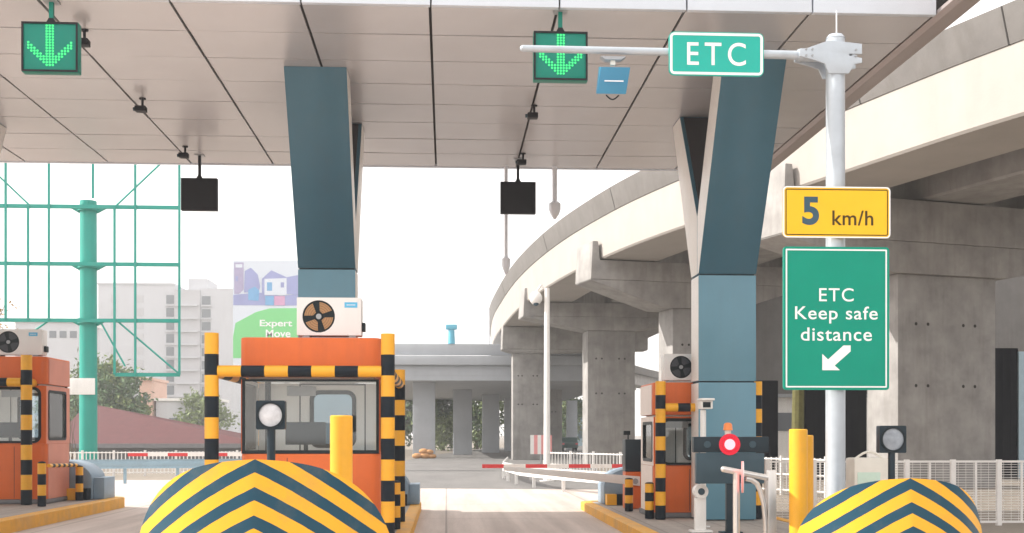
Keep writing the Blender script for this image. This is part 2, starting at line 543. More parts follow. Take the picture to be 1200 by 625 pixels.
        if smooth:
            me.polygons.foreach_set('use_smooth', [True] * len(me.polygons))
            me.set_sharp_from_angle(angle=R(32))
        me.update()
        o = bpy.data.objects.new(name, me)
        COL.objects.link(o)
        if parent:
            o.parent = parent
        if loc is not None:
            o.location = loc
        if rot is not None:
            o.rotation_euler = rot
        return o


def tag(o, label=None, cat=None, group=None, kind=None):
    if label:
        o['label'] = label
    if cat:
        o['category'] = cat
    if group:
        o['group'] = group
    if kind:
        o['kind'] = kind
    return o


def thing(name, label, cat, loc=(0, 0, 0), rz=0.0, group=None):
    o = bpy.data.objects.new(name, None)
    o.empty_display_size = 0.2
    COL.objects.link(o)
    o.location = loc
    o.rotation_euler = (0, 0, rz)
    return tag(o, label, cat, group)


def dup(root, loc, label, rz=None, scale=None):
    def cp(o, parent):
        c = o.copy()
        COL.objects.link(c)
        c.parent = parent
        for ch in kids.get(o.name, []):
            cp(ch, c)
        return c
    kids = {}
    for o in list(COL.objects):
        if o.parent:
            kids.setdefault(o.parent.name, []).append(o)
    c = cp(root, None)
    c.location = loc
    c['label'] = label
    if rz is not None:
        c.rotation_euler = (0, 0, rz)
    if scale:
        c.scale = scale
    return c


def rrect(x0, x1, z0, z1, r, k=5):
    pts = []
    for cx, cz, a0 in ((x1 - r, z0 + r, -90), (x1 - r, z1 - r, 0), (x0 + r, z1 - r, 90), (x0 + r, z0 + r, 180)):
        for i in range(k + 1):
            a = R(a0 + 90 * i / k)
            pts.append((cx + r * math.cos(a), cz + r * math.sin(a)))
    return pts


def rect_like(x0, x1, z0, z1, k=5):
    """rectangle outline with the same point count as rrect"""
    pts = []
    for cx, cz in ((x1, z0), (x1, z1), (x0, z1), (x0, z0)):
        for i in range(k + 1):
            pts.append((cx, cz))
    # spread duplicated corner points a little so no zero-length edges remain
    out = []
    e = 1e-4
    for q, (cx, cz) in enumerate(((x1, z0), (x1, z1), (x0, z1), (x0, z0))):
        din = ((1, 0), (0, 1), (-1, 0), (0, -1))[q]
        dou = ((0, 1), (-1, 0), (0, -1), (1, 0))[q]
        for i in range(k + 1):
            t = i - k / 2
            if t < 0:
                out.append((cx + din[0] * t * e, cz + din[1] * t * e))
            else:
                out.append((cx + dou[0] * t * e, cz + dou[1] * t * e))
    return out


def text_part(body, name, m, parent, x, z, y, width=None, height=None, bold=0.0, thick=0.0015, align='CENTER', spacing=1.0):
    cu = bpy.data.curves.new('lettering', 'FONT')
    cu.body = body
    cu.size = 1.0
    cu.offset = bold
    cu.space_character = spacing
    cu.extrude = 0.0
    tmp = bpy.data.objects.new('tmp_text', cu)
    COL.objects.link(tmp)
    bpy.context.view_layer.update()
    me = bpy.data.meshes.new_from_object(tmp.evaluated_get(bpy.context.evaluated_depsgraph_get()))
    bpy.data.objects.remove(tmp)
    xs = [v.co.x for v in me.vertices]
    ys = [v.co.y for v in me.vertices]
    w, h = max(xs) - min(xs), max(ys) - min(ys)
    s_y = height / h if height else width / w
    s_x = width / w if width else s_y
    cx, cy = (max(xs) + min(xs)) / 2, (max(ys) + min(ys)) / 2
    bm = bmesh.new()
    bm.from_mesh(me)
    r = bmesh.ops.extrude_face_region(bm, geom=bm.faces[:])
    for v in r['geom']:
        if isinstance(v, bmesh.types.BMVert):
            v.co.z += 1.0
    for v in bm.verts:
        v.co = Vector(((v.co.x - cx) * s_x + x, y - v.co.z * thick, (v.co.y - cy) * s_y + z))
    bmesh.ops.recalc_face_normals(bm, faces=bm.faces)
    for f_ in bm.faces:
        f_.smooth = False
    bm.to_mesh(me)
    bm.free()
    me.materials.clear()
    me.materials.append(M[m])
    me.name = name
    o = bpy.data.objects.new(name, me)
    COL.objects.link(o)
    o.parent = parent
    return o


# ------------------------------------------------------------------ ground
g = MB()
g.add([(-1500, -300, 0), (1500, -300, 0), (1500, 2500, 0), (-1500, 2500, 0)], [(0, 1, 2, 3)])
tag(g.build('ground', 'earth', smooth=False), kind='structure')
g = MB()
g.add([(-40, -30, .004), (9, -30, .004), (9, 21.5, .004), (6.6, 23.5, .004), (6.2, 40, .004), (3.2, 41, .004), (-3, 44, .004), (-10, 47, .004), (-40, 48, .004)], [tuple(range(9))])
tag(g.build('road_apron', 'apron', smooth=False), kind='structure')
g = MB()
lft = [(-9.5, 40), (-8.5, 55), (-7.4, 80), (-6.5, 110), (-4, 150), (10, 210)]
rgt = [(4.5, 38), (4.0, 50), (4.6, 70), (6.0, 100), (10, 140), (22, 200)]
vs = [(*cw(x, d)[:2], .008) for x, d in lft] + [(*cw(x, d)[:2], .008) for x, d in rgt]
g.add(vs, [(i, i + 1, i + 7, i + 6) for i in range(5)])
tag(g.build('road', 'asphalt', smooth=False), kind='structure')

# ------------------------------------------------------------------ canopy
CZ, CY0, CY1, CXR, CXL = 8.0, 17.4, 27.9, 7.25, -28.3
PX, PY = 1.872, (27.9 - 17.4) / 8
can = thing('toll_canopy', 'wide flat toll plaza canopy with pale pinkish grey panelled ceiling', 'canopy', (0, CY0, 0))
mb = MB()
k = 0
x1 = CXR
while x1 > CXL + .1:
    x0 = x1 - PX
    for j in range(8):
        y0 = j * PY
        y1 = y0 + PY
        a, b = 0.022, 0.017
        t = [random.uniform(-.004, .004) for _ in range(3)]
        vs = []
        for z_off in (0, .045):
            for (xx, yy, sx_, sy_) in ((x0 + a, y0 + b, -1, -1), (x1 - a, y0 + b, 1, -1), (x1 - a, y1 - b, 1, 1), (x0 + a, y1 - b, -1, 1)):
                vs.append((xx, yy, CZ + z_off + t[0] * .5 + t[1] * sx_ + t[2] * sy_))
        mb.add(vs, [(0, 3, 2, 1), (4, 5, 6, 7), (0, 1, 5, 4), (1, 2, 6, 5), (2, 3, 7, 6), (3, 0, 4, 7)])
    x1 = x0
XLEFT = x1
mb.build('ceiling', 'ceiling', can, smooth=False)
MB().box(XLEFT, CXR + .35, .05, CY1 - CY0 - .05, CZ + .06, CZ + 1.3).build('roof_box', 'void', can)
mb = MB()
x1 = CXR + .015
first = True
while x1 > XLEFT:
    x0 = x1 - PX
    mb.box(x0 + .012, x1 - .012, -.06, .045, CZ - .02, CZ + 1.4)
    x1 = x0
    first = False
mb.build('front_fascia', 'fascia', can, bevel=.006)
mb = MB()
mb.box(XLEFT, CXR + .42, CY1 - CY0 - .04, CY1 - CY0 + .05, CZ - .02, CZ + 1.4)
mb.build('rear_fascia', 'fascia', can, bevel=.006)
mb = MB()
mb.prism([(CXR + .02, CZ), (CXR + .10, CZ - .05), (CXR + .36, CZ - .05), (CXR + .42, CZ + .05), (CXR + .42, CZ + 1.4), (CXR + .36, CZ + 1.4), (CXR + .36, CZ + .055), (CXR + .02, CZ + .055)], 'y', -2.2, CY1 - CY0 - .05)
mb.build('side_trim', 'ceiling_trim', can)
mb = MB()
mb.box(XLEFT + .1, CXR + .3, .1, CY1 - CY0 - .1, CZ + 1.302, CZ + 1.36)
mb.build('roof_sheet', 'grey', can)


# forked columns
def make_column(x, label, y=22.36, zb=4.84):
    c = thing('forked_column', label, 'column', (x, y, 0), group='forked canopy columns')
    h = .53
    z0 = .2
    zs = [z0, 2.72, zb]
    for za, zb in zip(zs, zs[1:]):
        mb = MB()
        mb.prism([(0, za + .012), (.66, za + .012), (.66, zb - .012), (0, zb - .012)], 'x', -h, h, 1, 0)
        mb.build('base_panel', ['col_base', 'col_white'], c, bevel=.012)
    MB().box(-h + .03, h - .03, .03, .63, z0, zb + .02).build('core', 'seam', c)
    mb = MB()
    mb.prism([(0, zb + .013), (-1.96, CZ - .004), (-1.22, CZ - .004), (.12, 5.75), (.12, zb + .013)], 'x', -h, h, 1, 0)
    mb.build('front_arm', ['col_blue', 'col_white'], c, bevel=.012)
    mb = MB()
    mb.prism([(.66, zb + .013), (.126, zb + .013), (.126, 5.75), (1.74, CZ - .004), (2.5, CZ - .004)], 'x', -h, h, 1, 0)
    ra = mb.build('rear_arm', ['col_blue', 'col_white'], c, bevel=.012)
    ux, uz = 1.614, 2.246
    MB().prism([(.12, 5.80), (1.68, CZ - .03), (1.73, CZ - .03), (.17, 5.80)], 'x', -h + .07, h - .07).build('inner_panel', 'bronze', ra)  # dark sheet painting the shade on the rear arm's front face
    return c


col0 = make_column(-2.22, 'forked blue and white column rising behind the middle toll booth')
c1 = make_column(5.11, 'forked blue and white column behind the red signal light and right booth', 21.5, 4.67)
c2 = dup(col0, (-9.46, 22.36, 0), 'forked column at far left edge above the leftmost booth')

# ------------------------------------------------------------------ islands
def island(xa, xb, ya, yb, h=.2):
    r = .5
    pts = [(xa + r, ya), (xb - r, ya), (xb - .15, ya + .15), (xb, ya + r), (xb, yb - .3), (xb - .3, yb), (xa + .3, yb), (xa, yb - .3), (xa, ya + r), (xa + .15, ya + .15)]
    cx, cy = (xa + xb) / 2, (ya + yb) / 2
    loc = Vector((cx, cy, 0))
    inn = [(x + (.22 if x < cx else -.22), y + (.22 if y < cy else -.22)) for x, y in pts]
    mb = MB()
    mb.prism([(x - cx, y - cy) for x, y in inn], 'z', .0, h - .01)
    o = mb.build('pavement', 'islandtop', None, loc)
    tag(o, kind='structure')
    n = len(pts)
    mb = MB()
    L = lambda p, z: (p[0] - cx, p[1] - cy, z)
    vs = [L(p, 0) for p in pts] + [L(p, h - .02) for p in pts] + \
         [L((p[0] + (q[0] - p[0]) * .12, p[1] + (q[1] - p[1]) * .12), h) for p, q in zip(pts, inn)] + [L(p, h) for p in inn] + [L(p, 0) for p in inn]
    fs = []
    for ring_ in range(4):
        for i in range(n):
            j = (i + 1) % n
            fs.append((ring_ * n + i, ring_ * n + j, (ring_ + 1) * n + j, (ring_ + 1) * n + i))
    mb.add(vs, fs)
    mb.build('kerb', 'kerbyellow', o)
    return o


IC = (-9.3, -1.95, 4.75)
island(-10.8, -7.75, 8, 29.6, .26)
island(-3.3, -.58, 11.2, 28.2, .2)
island(3.15, 6.3, 13.4, 28.2, .2)
IZ = .2

# ------------------------------------------------------------------ bumpers
def make_bumper(loc, label, W=1.19, H=1.545, paint='chevron'):
    t = thing('crash_bumper', label, 'crash barrier', loc, group='chevron crash bumpers at island noses')
    na, nr = 48, 16
    mb = MB()

    def outline(u):
        ax = abs(u)
        return H * (0.955 * max(0, 1 - ax ** 3.0) ** (1 / 3.0) + 0.045 * (1 - ax))
    vs = []
    us = []
    for i in range(na + 1):
        a = math.pi * i / na
        us.append(-math.cos(a))
    rs = [((j) / nr) for j in range(nr + 1)]
    for j, r in enumerate(rs):
        for u in us:
            x, z = u * W * r, outline(u) * r
            y = .22 * z / H + .15 * abs(x) / W + .65 * (abs(x) / W) ** 3
            vs.append((x, y, z))
    n = na + 1
    fs = []
    for j in range(nr):
        for i in range(na):
            fs.append((j * n + i, j * n + i + 1, (j + 1) * n + i + 1, (j + 1) * n + i))
    o = len(vs)
    for u in us:                                   # hood running back
        vs.append((u * W * .66, 1.75, outline(u) * .82))
    for i in range(na):
        fs.append((nr * n + i, nr * n + i + 1, o + i + 1, o + i))
    fs.append(tuple(range(o, o + n)))
    mb.add(vs, fs)
    for q in range(nr * na, len(fs)):
        mb.m[q] = 1
    mb.build('shell', [paint, 'navy'], t)
    MB().box(-W * .6, W * .6, 1.752, 2.3, 0, .5).build('rear_foot', 'conc', t, bevel=.03)
    return t


p = at(313, 510, 10.9)
bump1 = make_bumper((p.x, 10.0, 0), 'larger yellow and navy chevron bumper in front of the middle booth')
p = at(1051, 510, 13.0)
bump2 = make_bumper((p.x, 12.4, 0), 'smaller yellow and navy chevron bumper below the green ETC sign', 1.12, 1.285, 'chevron_small')

# ------------------------------------------------------------------ booths
def make_booth(loc, label, W, L, H, sill, wtop, side='orange', rounded=False):
    t = thing('toll_booth', label, 'toll booth', loc, group='orange toll booths')
    h = W / 2
    MB().box(-h - .03, h + .03, -.03, L + .03, 0, .09).build('plinth', 'plinth', t, bevel=.01)
    # walls: front low wall, side low walls, back wall
    mb = MB()
    mb.prism(rrect(-h, h, 0, L, .12), 'z', .092, sill, 0)
    b = mb.build('lower_body', ['orange'], t, bevel=.012)
    mb = MB()
    mb.box(-.035, .035, -.006, .004, sill * .55, sill * .55 + .10)
    mb.build('keyhole', 'frame', b)
    mb = MB()
    mb.prism(rrect(-h - .012, h + .012, -.012, L + .012, .13), 'z', wtop, H, 0)
    mb.build('roof_band', 'orange', t, bevel=.03)
    MB().box(-h + .1, h - .1, .1, L - .1, wtop - .03, wtop - .002).build('inner_ceiling', 'interior', t)
    for xx in (-.34, .34):
        MB().box(xx - .004, xx + .004, -.004, .003, .12, sill - .06).build('panel_seam', 'seam', b)
    # front window: black frame around one big pane, white jamb boards at both ends inside
    zo, zi = sill + .002, wtop - .034
    if rounded:
        mb = MB()
        mb.ring(rect_like(-h, h, zo, zi), rrect(-h + .13, h - .13, zo + .03, zi - .06, .14), 'y', .0, .06)
        mb.build('front_panel', 'orange', t)
        mb = MB()
        mb.ring(rrect(-h + .10, h - .10, zo + .012, zi - .03, .16), rrect(-h + .16, h - .16, zo + .06, zi - .09, .12), 'y', -.012, .012)
        mb.build('window_frame', 'frame', t)
        x0, x1, z0, z1 = -h + .14, h - .14, zo + .04, zi - .07
    else:
        mb = MB()
        mb.ring(rect_like(-h + .02, h - .02, zo, zi), rect_like(-h + .06, h - .06, zo + .05, zi - .03), 'y', .0, .05)
        mb.build('window_frame', 'frame', t)
        x0, x1, z0, z1 = -h + .05, h - .05, zo + .03, zi - .02
    MB().box(x0, x1, .022, .028, z0, z1).build('front_pane', 'glass', t)
    # sides with a tall window
    for s_ in (-1, 1):
        xa, xb = (s_ * h, s_ * (h - .05))
        mb = MB()
        sd_ = L * .5
        outer = rect_like(.06, L - .06, zo, zi)
        sa, sb, sc, sd2 = (.18, L - .35, zo + .10, zi - .12) if rounded else (.13, L - .13, zo + .05, zi - .05)
        inner = rrect(sa, sb, sc, sd2, .05)
        mb.ring(outer, inner, 'x', xa, xa - s_ * .02)
        sw = mb.build('side_wall', side, t)
        MB().ring(outer, inner, 'x', xa - s_ * .0225, xb).build('inner_lining', 'interior', sw)
        mb = MB()
        mb.ring(rrect(sa - .03, sb + .03, sc - .03, sd2 + .03, .08), rrect(sa + .03, sb - .03, sc + .03, sd2 - .03, .04), 'x', xa + s_ * .012, xa - s_ * .02)
        mb.build('side_window_frame', 'frame', t)
        MB().box(min(xa, xb) + .02, min(xa, xb) + .026, sa + .01, sb - .01, sc + .01, sd2 - .01).build('side_pane', 'glass', t)
        # lower side skin (thin coloured panel on the orange body)
        if side != 'orange':
            MB().box(min(xa, xa + s_ * .012), max(xa, xa + s_ * .012), .13, L - .13, .095, sill - .003).build('side_panel', side, t)
            MB().box(min(xa + s_ * .013, xa + s_ * .026), max(xa + s_ * .013, xa + s_ * .026), .14, L - .14, wtop + .004, H - .04).build('side_panel', side, t)
    # back wall with a rounded window in a door leaf
    mb = MB()
    dx0, dx1 = -h + .88, h - .48
    wz0, wz1 = zo + .10, zi - .14
    mb.ring(rect_like(-h + .055, h - .055, zo, zi), rrect(dx0, dx1, wz0, wz1, .12), 'y', L - .06, L)
    mb.build('back_wall', 'interior', t)
    mb = MB()
    mb.ring(rrect(dx0 - .03, dx1 + .03, wz0 - .03, wz1 + .03, .14), rrect(dx0 + .035, dx1 - .035, wz0 + .035, wz1 - .035, .09), 'y', L - .075, L - .055)
    mb.build('rear_window_frame', 'frame', t)
    MB().box(dx0 + .01, dx1 - .01, L - .035, L - .03, wz0 + .01, wz1 - .01).build('rear_pane', 'glassblue', t)
    mb = MB()
    for xx in (dx0 - .19, dx1 + .16):
        mb.box(xx, xx + .018, L - .068, L - .059, zo, zi - .01)
    mb.box(dx0 - .17, dx1 + .16, L - .068, L - .059, zi - .03, zi - .012)
    mb.build('door_gap', 'frame', t)
    MB().box(-h + .22, -h + .30, L - .5, L - .42, zo, zi).build('corner_post', 'frame', t)
    MB().box(-h + .07, h - .07, .07, L - .09, sill + .003, sill + .03).build('desk', 'interior', t)
    MB().box(-h + .5, -h + .95, L - .09, L - .062, zi - .20, zi - .05).build('wall_cabinet', 'grey', t)
    return t


p = at(364, 510, 17.64)
B1 = Vector((p.x, 17.64, IZ))
booth1 = make_booth(B1, 'middle orange toll booth behind the larger chevron bumper', 2.03, 1.4, 2.98, 1.275, 2.40)
p = at(769, 510, 22.0)
B2 = Vector((p.x + 1.015, 22.25, IZ))
booth2 = make_booth(B2, 'right orange toll booth half hidden by the blue column', 2.03, 1.55, 2.54, .97, 1.93, 'palepink', True)
p = at(52, 510, 26.4)
B3 = Vector((p.x - 1.015, 26.5, .26))
booth3 = make_booth(B3, 'leftmost orange toll booth cut by the picture edge', 2.03, 1.7, 3.2, 1.30, 2.6, 'salmon', True)


# computer monitors in the booths
def make_monitor(loc, label):
    t = thing('computer_monitor', label, 'monitor', loc, group='monitors in the booths')
    MB().box(-.30, .30, -.02, .02, .10, .44).build('screen_casing', 'display', t, bevel=.008)
    MB().box(-.03, .03, .0, .04, .015, .12).build('stand', 'display', t)
    MB().box(-.14, .14, -.08, .10, 0, .016).build('foot', 'display', t)
    return t


mon = make_monitor(B1 + Vector((-.12, .42, 1.275 + .03)), 'dark monitor on the desk of the middle booth')
dup(mon, B2 + Vector((.05, .42, .97 + .03)), 'dark monitor on the desk of the right booth')
dup(mon, B3 + Vector((.1, .42, 1.30 + .03)), 'dark monitor on the desk of the leftmost booth')

# ------------------------------------------------------------------ guard frames
def guard_frame(loc, label, x0, x1, dep, h0, h1, bar, r=.1, bands0=10, side_rails=True, rear=True):
    t = thing('guard_frame', label, 'guard frame', loc, group='striped guard frames around the booths')
    for x in (x0, x1):
        MB().stripes((x, 0, 0), (x, 0, h0), r, bands0, (bands0 - 1) % 2).build('post', ['yellow', 'black'], t)
        if not rear:
            continue
        MB().stripes((x, dep, 0), (x, dep, h1), r, bands0, (bands0 - 1) % 2).build('post', ['yellow', 'black'], t)
    MB().stripes((x0 + r - .01, 0, bar), (x1 - r + .01, 0, bar), r * .82, 7, 0).build('cross_bar', ['yellow', 'black'], t)
    if side_rails:
        for x in (x0, x1):
            MB().stripes((x, r - .01, bar), (x, dep - r + .01, bar), r * .8, 7, 0).build('side_bar', ['yellow', 'black'], t)
    return t


p0, p1 = at(248, 510, 17.2), at(454.5, 510, 17.2)
guard_frame(Vector((0, 17.2, IZ)), 'yellow and black guard frame around the middle booth', p0.x, p1.x, 4.3, 3.0, 2.72, 2.46, .1)
p0, p1 = at(774, 510, 21.85), at(887, 510, 21.85)
guard_frame(Vector((0, 21.85, IZ)), 'yellow and black guard frame at the right booth and column', p0.x, p1.x, 2.6, 2.54, 2.5, 2.06, .095, side_rails=False, rear=False)
p1 = at(31, 510, 26.1)
guard_frame(Vector((0, 26.1, .26)), 'yellow and black guard frame at the leftmost booth', p1.x - 2.2, p1.x, 2.4, 3.2, 3.1, 2.62, .115, 10)

# ------------------------------------------------------------------ air conditioners
def make_ac(loc, label, blade, w=.95, h=.56):
    t = thing('air_conditioner', label, 'air conditioner', loc, group='air conditioners on the booth roofs')
    d = .34
    cx, cz, r = -w * .13 - .03, h * .5 + .05, h * .43
    # casing with a round opening in its front plate
    MB().box(-w / 2, w / 2, .03, d, .05, .05 + h).build('casing', 'acwhite', t, bevel=.015)
    n = 24
    circ = [(cx + r * math.cos(R(-90 + 360 * i / n + 7.5)), cz + r * math.sin(R(-90 + 360 * i / n + 7.5))) for i in range(n)]
    # outline resampled to the same count, starting near the same angle
    out = []
    for i in range(n):
        a = R(-90 + 360 * i / n + 7.5)
        dx, dz = math.cos(a), math.sin(a)
        tx = ((w / 2 - cx) / dx if dx > 0 else (-w / 2 - cx) / dx) if abs(dx) > 1e-6 else 1e9
        tz = ((.05 + h - cz) / dz if dz > 0 else (.05 - cz) / dz) if abs(dz) > 1e-6 else 1e9
        q = min(tx, tz)
        out.append((cx + dx * q, cz + dz * q))
    # snap nearest samples to the corners
    for c in ((-w / 2, .05), (w / 2, .05), (w / 2, .05 + h), (-w / 2, .05 + h)):
        j = min(range(n), key=lambda i: (out[i][0] - c[0]) ** 2 + (out[i][1] - c[1]) ** 2)
        out[j] = c
    MB().ring(out, circ, 'y', 0, .029).build('front_plate', 'acwhite', t)
    f = MB().prism([(cx + r * math.cos(R(15 * i)), cz + r * math.sin(R(15 * i))) for i in range(24)], 'y', .022, .028).build('fan_well', 'frame', t)
    mb = MB()
    for k in range(4):
        a0 = R(90 * k + 25)
        pts = []
        for q in range(7):
            a = a0 + R(62) * q / 6
            pts.append((cx + r * .88 * math.cos(a), cz + r * .88 * math.sin(a)))
        pts.append((cx + r * .35 * math.cos(a0 + R(55)), cz + r * .35 * math.sin(a0 + R(55))))
        pts.append((cx + r * .30 * math.cos(a0 + R(10)), cz + r * .30 * math.sin(a0 + R(10))))
        mb.prism(pts, 'y', .012, .017)
    mb.build('fan_blades', blade, f)
    MB().tube((cx, .002, cz), (cx, .02, cz), r * .17, 0, 14).build('hub', 'grey', f)
    mb = MB()
    for k in range(1, 7):
        rr = r * k / 7 + .02
        pts = [(cx + rr * math.cos(R(15 * i)), .004, cz + rr * math.sin(R(15 * i))) for i in range(25)]
        for a_, b_ in zip(pts, pts[1:]):
            mb.tube(a_, b_, .0022, 0, 4, cap=False)
    mb.build('grille', 'frame', f)
    MB().box(w * .24, w * .24 + .19, -.004, -.001, h * .86 - .02, h * .86 + .06).build('sticker', 'sticker', t)
    MB().box(w * .24 + .03, w * .24 + .16, -.007, -.0045, h * .86 + .015, h * .86 + .024).build('sticker_bar', 'signwhite', t)
    for x in (-w * .36, w * .36):
        MB().box(x - .05, x + .05, .02, d, 0, .052).build('foot', 'grey', t)
    MB().box(w / 2, w / 2 + .05, .1, .28, .12, .25).build('valve_cover', 'frame', t, bevel=.01)
    return t


p = at(386, 510, 17.9)
make_ac(Vector((p.x, 17.85, IZ + 2.98)), 'white air conditioner with tan fan blades on the middle booth', 'tan')
p = at(804, 510, 22.5)
make_ac(Vector((p.x + .05, 22.45, IZ + 2.54)), 'white air conditioner on the right booth, partly behind the column', 'fandark', .95, .5)
p = at(20, 510, 26.8)
make_ac(Vector((p.x, 26.75, .26 + 3.2)), 'white air conditioner with dark fan on the leftmost booth', 'fandark', 1.12, .56)

# ------------------------------------------------------------------ plain yellow bollards
def make_bollard(loc, label, r, h):
    t = thing('yellow_bollard', label, 'bollard', loc, group='plain yellow bollards')
    MB().tube((0, 0, 0), (0, 0, h - .012), r, 0, 24).tube((0, 0, h - .012), (0, 0, h), r, 0, 24, r2=r - .014).build('post', 'yellow', t)
    MB().tube((0, 0, 0), (0, 0, .02), r + .06, 0, 24).build('base_plate', 'grey', t)
    return t


p = at(400, 487, 13.4)
make_bollard(Vector((p.x, 13.4, IZ)), 'tall plain yellow bollard in front of the middle booth window', .125, p.z - IZ)
p = at(935.5, 503, 15.3)
make_bollard(Vector((p.x, 15.3, IZ)), 'taller front yellow bollard beside the ETC sign pole', .118, p.z - IZ)
p = at(943, 510, 16.2)
make_bollard(Vector((p.x, 16.2, IZ)), 'rear yellow bollard peeping out beside the ETC sign pole', .118, p.z - IZ)


# short striped bollards
def make_short(loc, label, h=.62, r=.085):
    t = thing('striped_bollard', label, 'bollard', loc, group='short striped bollards along the island kerbs')
    MB().stripes((0, 0, 0), (0, 0, h), r, 4, 1).build('post', ['yellow', 'black'], t)
    MB().ball((0, 0, h), r, 0, 14, 8, (1, 1, .5)).build('cap', 'black', t)
    return t


p = at(49, 510, 25.5)
sb = make_short(Vector((p.x, 25.5, .26)), 'short striped bollard at the near corner of the leftmost booth', .9)
p = at(93, 510, 27.8)
dup(sb, Vector((p.x, 27.8, .26)), 'short striped bollard beyond the leftmost booth at its kerb end', scale=(1, 1, .85))
dup(sb, Vector((-.84, 17.3, IZ)), 'nearer short striped bollard at the middle booth kerb', scale=(1, 1, .85))
dup(sb, Vector((-.84, 19.8, IZ)), 'further short striped bollard at the middle booth kerb', scale=(1, 1, .85))
p = at(761, 510, 22.0)
dup(sb, Vector((p.x, 22.0, IZ)), 'short striped bollard beside the right booth', scale=(1, 1, .72))
p = at(737, 510, 24.2)
dup(sb, Vector((p.x, 24.2, IZ)), 'short striped bollard in front of the black topped barrier cabinet', scale=(1, 1, .72))
a_, b_ = at(51, 546, 25.52), at(92, 545, 27.78)
t = thing('striped_rail', 'thin striped rail between the two short bollards of the leftmost island', 'rail', a_)
MB().stripes((.08, .08, -.0), tuple(b_ - a_ - Vector((.03, .08, 0))), .04, 11).build('bar', ['yellow', 'black'], t)


# rear end barriers of the islands
def make_end(loc, label, s=1.0):
    t = thing('end_barrier', label, 'end barrier', loc, group='blue grey end barriers at the island tails')
    pts = [(-.75, 0)] + [(-.75 + .75 - .75 * math.cos(R(180 * i / 14)), .45 + .45 * math.sin(R(180 * i / 14))) for i in range(15)] + [(.75, 0)]
    MB().prism(pts, 'y', 0, 1.1).build('hood', 'humpblue', t, bevel=.03)
    mb = MB()
    n = 6
    for i in range(n):
        mb.box(-.72 + 1.44 * i / n, -.72 + 1.44 * (i + 1) / n, -.32, -.005, 0, .26, i % 2)
    mb.build('striped_block', ['yellow', 'black'], t)
    MB().box(.752, 1.0, .1, 1.0, 0, .5).build('side_step', 'humpblue', t, bevel=.02)
    return t


e0 = make_end(Vector((-8.95, 28.2, .26)), 'wide blue grey end barrier behind the leftmost booth')
dup(e0, Vector((-1.55, 26.7, IZ)), 'blue grey end barrier behind the middle booth', scale=(.95, 1, .9))
dup(e0, Vector((4.2, 26.6, IZ)), 'blue grey end barrier behind the right booth and cabinet', scale=(.9, 1, .9))

# ------------------------------------------------------------------ overhead lane signals
def make_signal(loc, label, lit, rod):
    t = thing('lane_signal', label, 'lane signal', loc, group='lane signals under the canopy')
    s_ = .80
    w, h = s_, s_ * .9
    z1 = -rod
    z0 = z1 - h
    MB().box(-w / 2, w / 2, -.08, .08, z0, z1).build('housing', 'lamppanel' if lit else 'panelback', t, bevel=.012)
    MB().box(-.03, .03, -.03, .03, z1, 0).build('rod', 'lamppanel' if lit else 'panelback', t)
    MB().box(-.10, .10, -.10, .10, -.02, 0).build('ceiling_plate', 'grey', t)
    MB().prism([(-.07, z1), (.07, z1), (.03, z1 + .07), (-.03, z1 + .07)], 'y', -.04, .04).build('collar', 'panelback', t)
    if lit:
        mb = MB()
        mb.ring(rect_like(-w / 2 + .005, w / 2 - .005, z0 + .005, z1 - .005), rect_like(-w / 2 + .03, w / 2 - .03, z0 + .03, z1 - .03), 'y', -.10, -.081)
        mb.build('rim', 'panelback', t)
        mb = MB()
        dots = set()
        for r_ in range(15):
            for c_ in (7, 8, 9):
                dots.add((c_, r_))
        for k in range(8):
            for o_ in (0, 1, 2):
                dots.add((8 - k, 14 - k + o_ - 1))
                dots.add((8 + k, 14 - k + o_ - 1))
        dots = {(c_, r_) for c_, r_ in dots if 0 <= r_ <= 14}
        for c_, r_ in dots:
            x = (c_ - 8) * (w * .86 / 16)
            z = z1 - .055 - r_ * (h * .84 / 15)
            n = 8
            rr = .0165
            vs = [(x + rr * math.cos(2 * math.pi * i / n), -.088, z + rr * math.sin(2 * math.pi * i / n)) for i in range(n)] + \
                 [(x + rr * math.cos(2 * math.pi * i / n), -.0805, z + rr * math.sin(2 * math.pi * i / n)) for i in range(n)]
            mb.add(vs, [tuple(range(n))] + [(i, (i + 1) % n, n + (i + 1) % n, n + i) for i in range(n)])
        mb.build('arrow_lights', 'led', t, smooth=False)
    return t


YS = CY0 + .15
p = at(60.5, 28, YS)
sig1 = make_signal(Vector((p.x, YS, CZ)), 'lit green arrow signal hanging at the upper left', True, CZ - p.z)
p = at(656.5, 39, YS)
sig2 = dup(sig1, Vector((p.x, YS, CZ)), 'lit green arrow signal crossed by the ETC sign arm')
YS2 = CY1 - .9
p = at(234, 209.5, YS2)
sig3 = make_signal(Vector((p.x, YS2, CZ)), 'unlit black signal hanging above the left lane beside the green frame', False, CZ - p.z)
p = at(607, 216, YS2)
sig4 = dup(sig3, Vector((p.x, YS2, CZ)), 'unlit black signal hanging above the middle lane at the viaduct curve')


# ceiling cameras
def make_ceilcam(loc, label):
    t = thing('ceiling_camera', label, 'camera', loc, group='small black cameras under the canopy ceiling')
    MB().tube((0, 0, 0), (0, 0, -.16), .022, 0, 10).build('stem', 'panelback', t)
    MB().tube((0, 0, -.0), (0, 0, -.02), .06, 0, 12).build('mount', 'panelback', t)
    MB().box(-.13, .07, -.09, .09, -.25, -.15).build('body', 'panelback', t, bevel=.015)
    MB().tube((-.13, 0, -.2), (-.17, 0, -.2), .035, 0, 12).build('lens', 'display2', t)
    return t


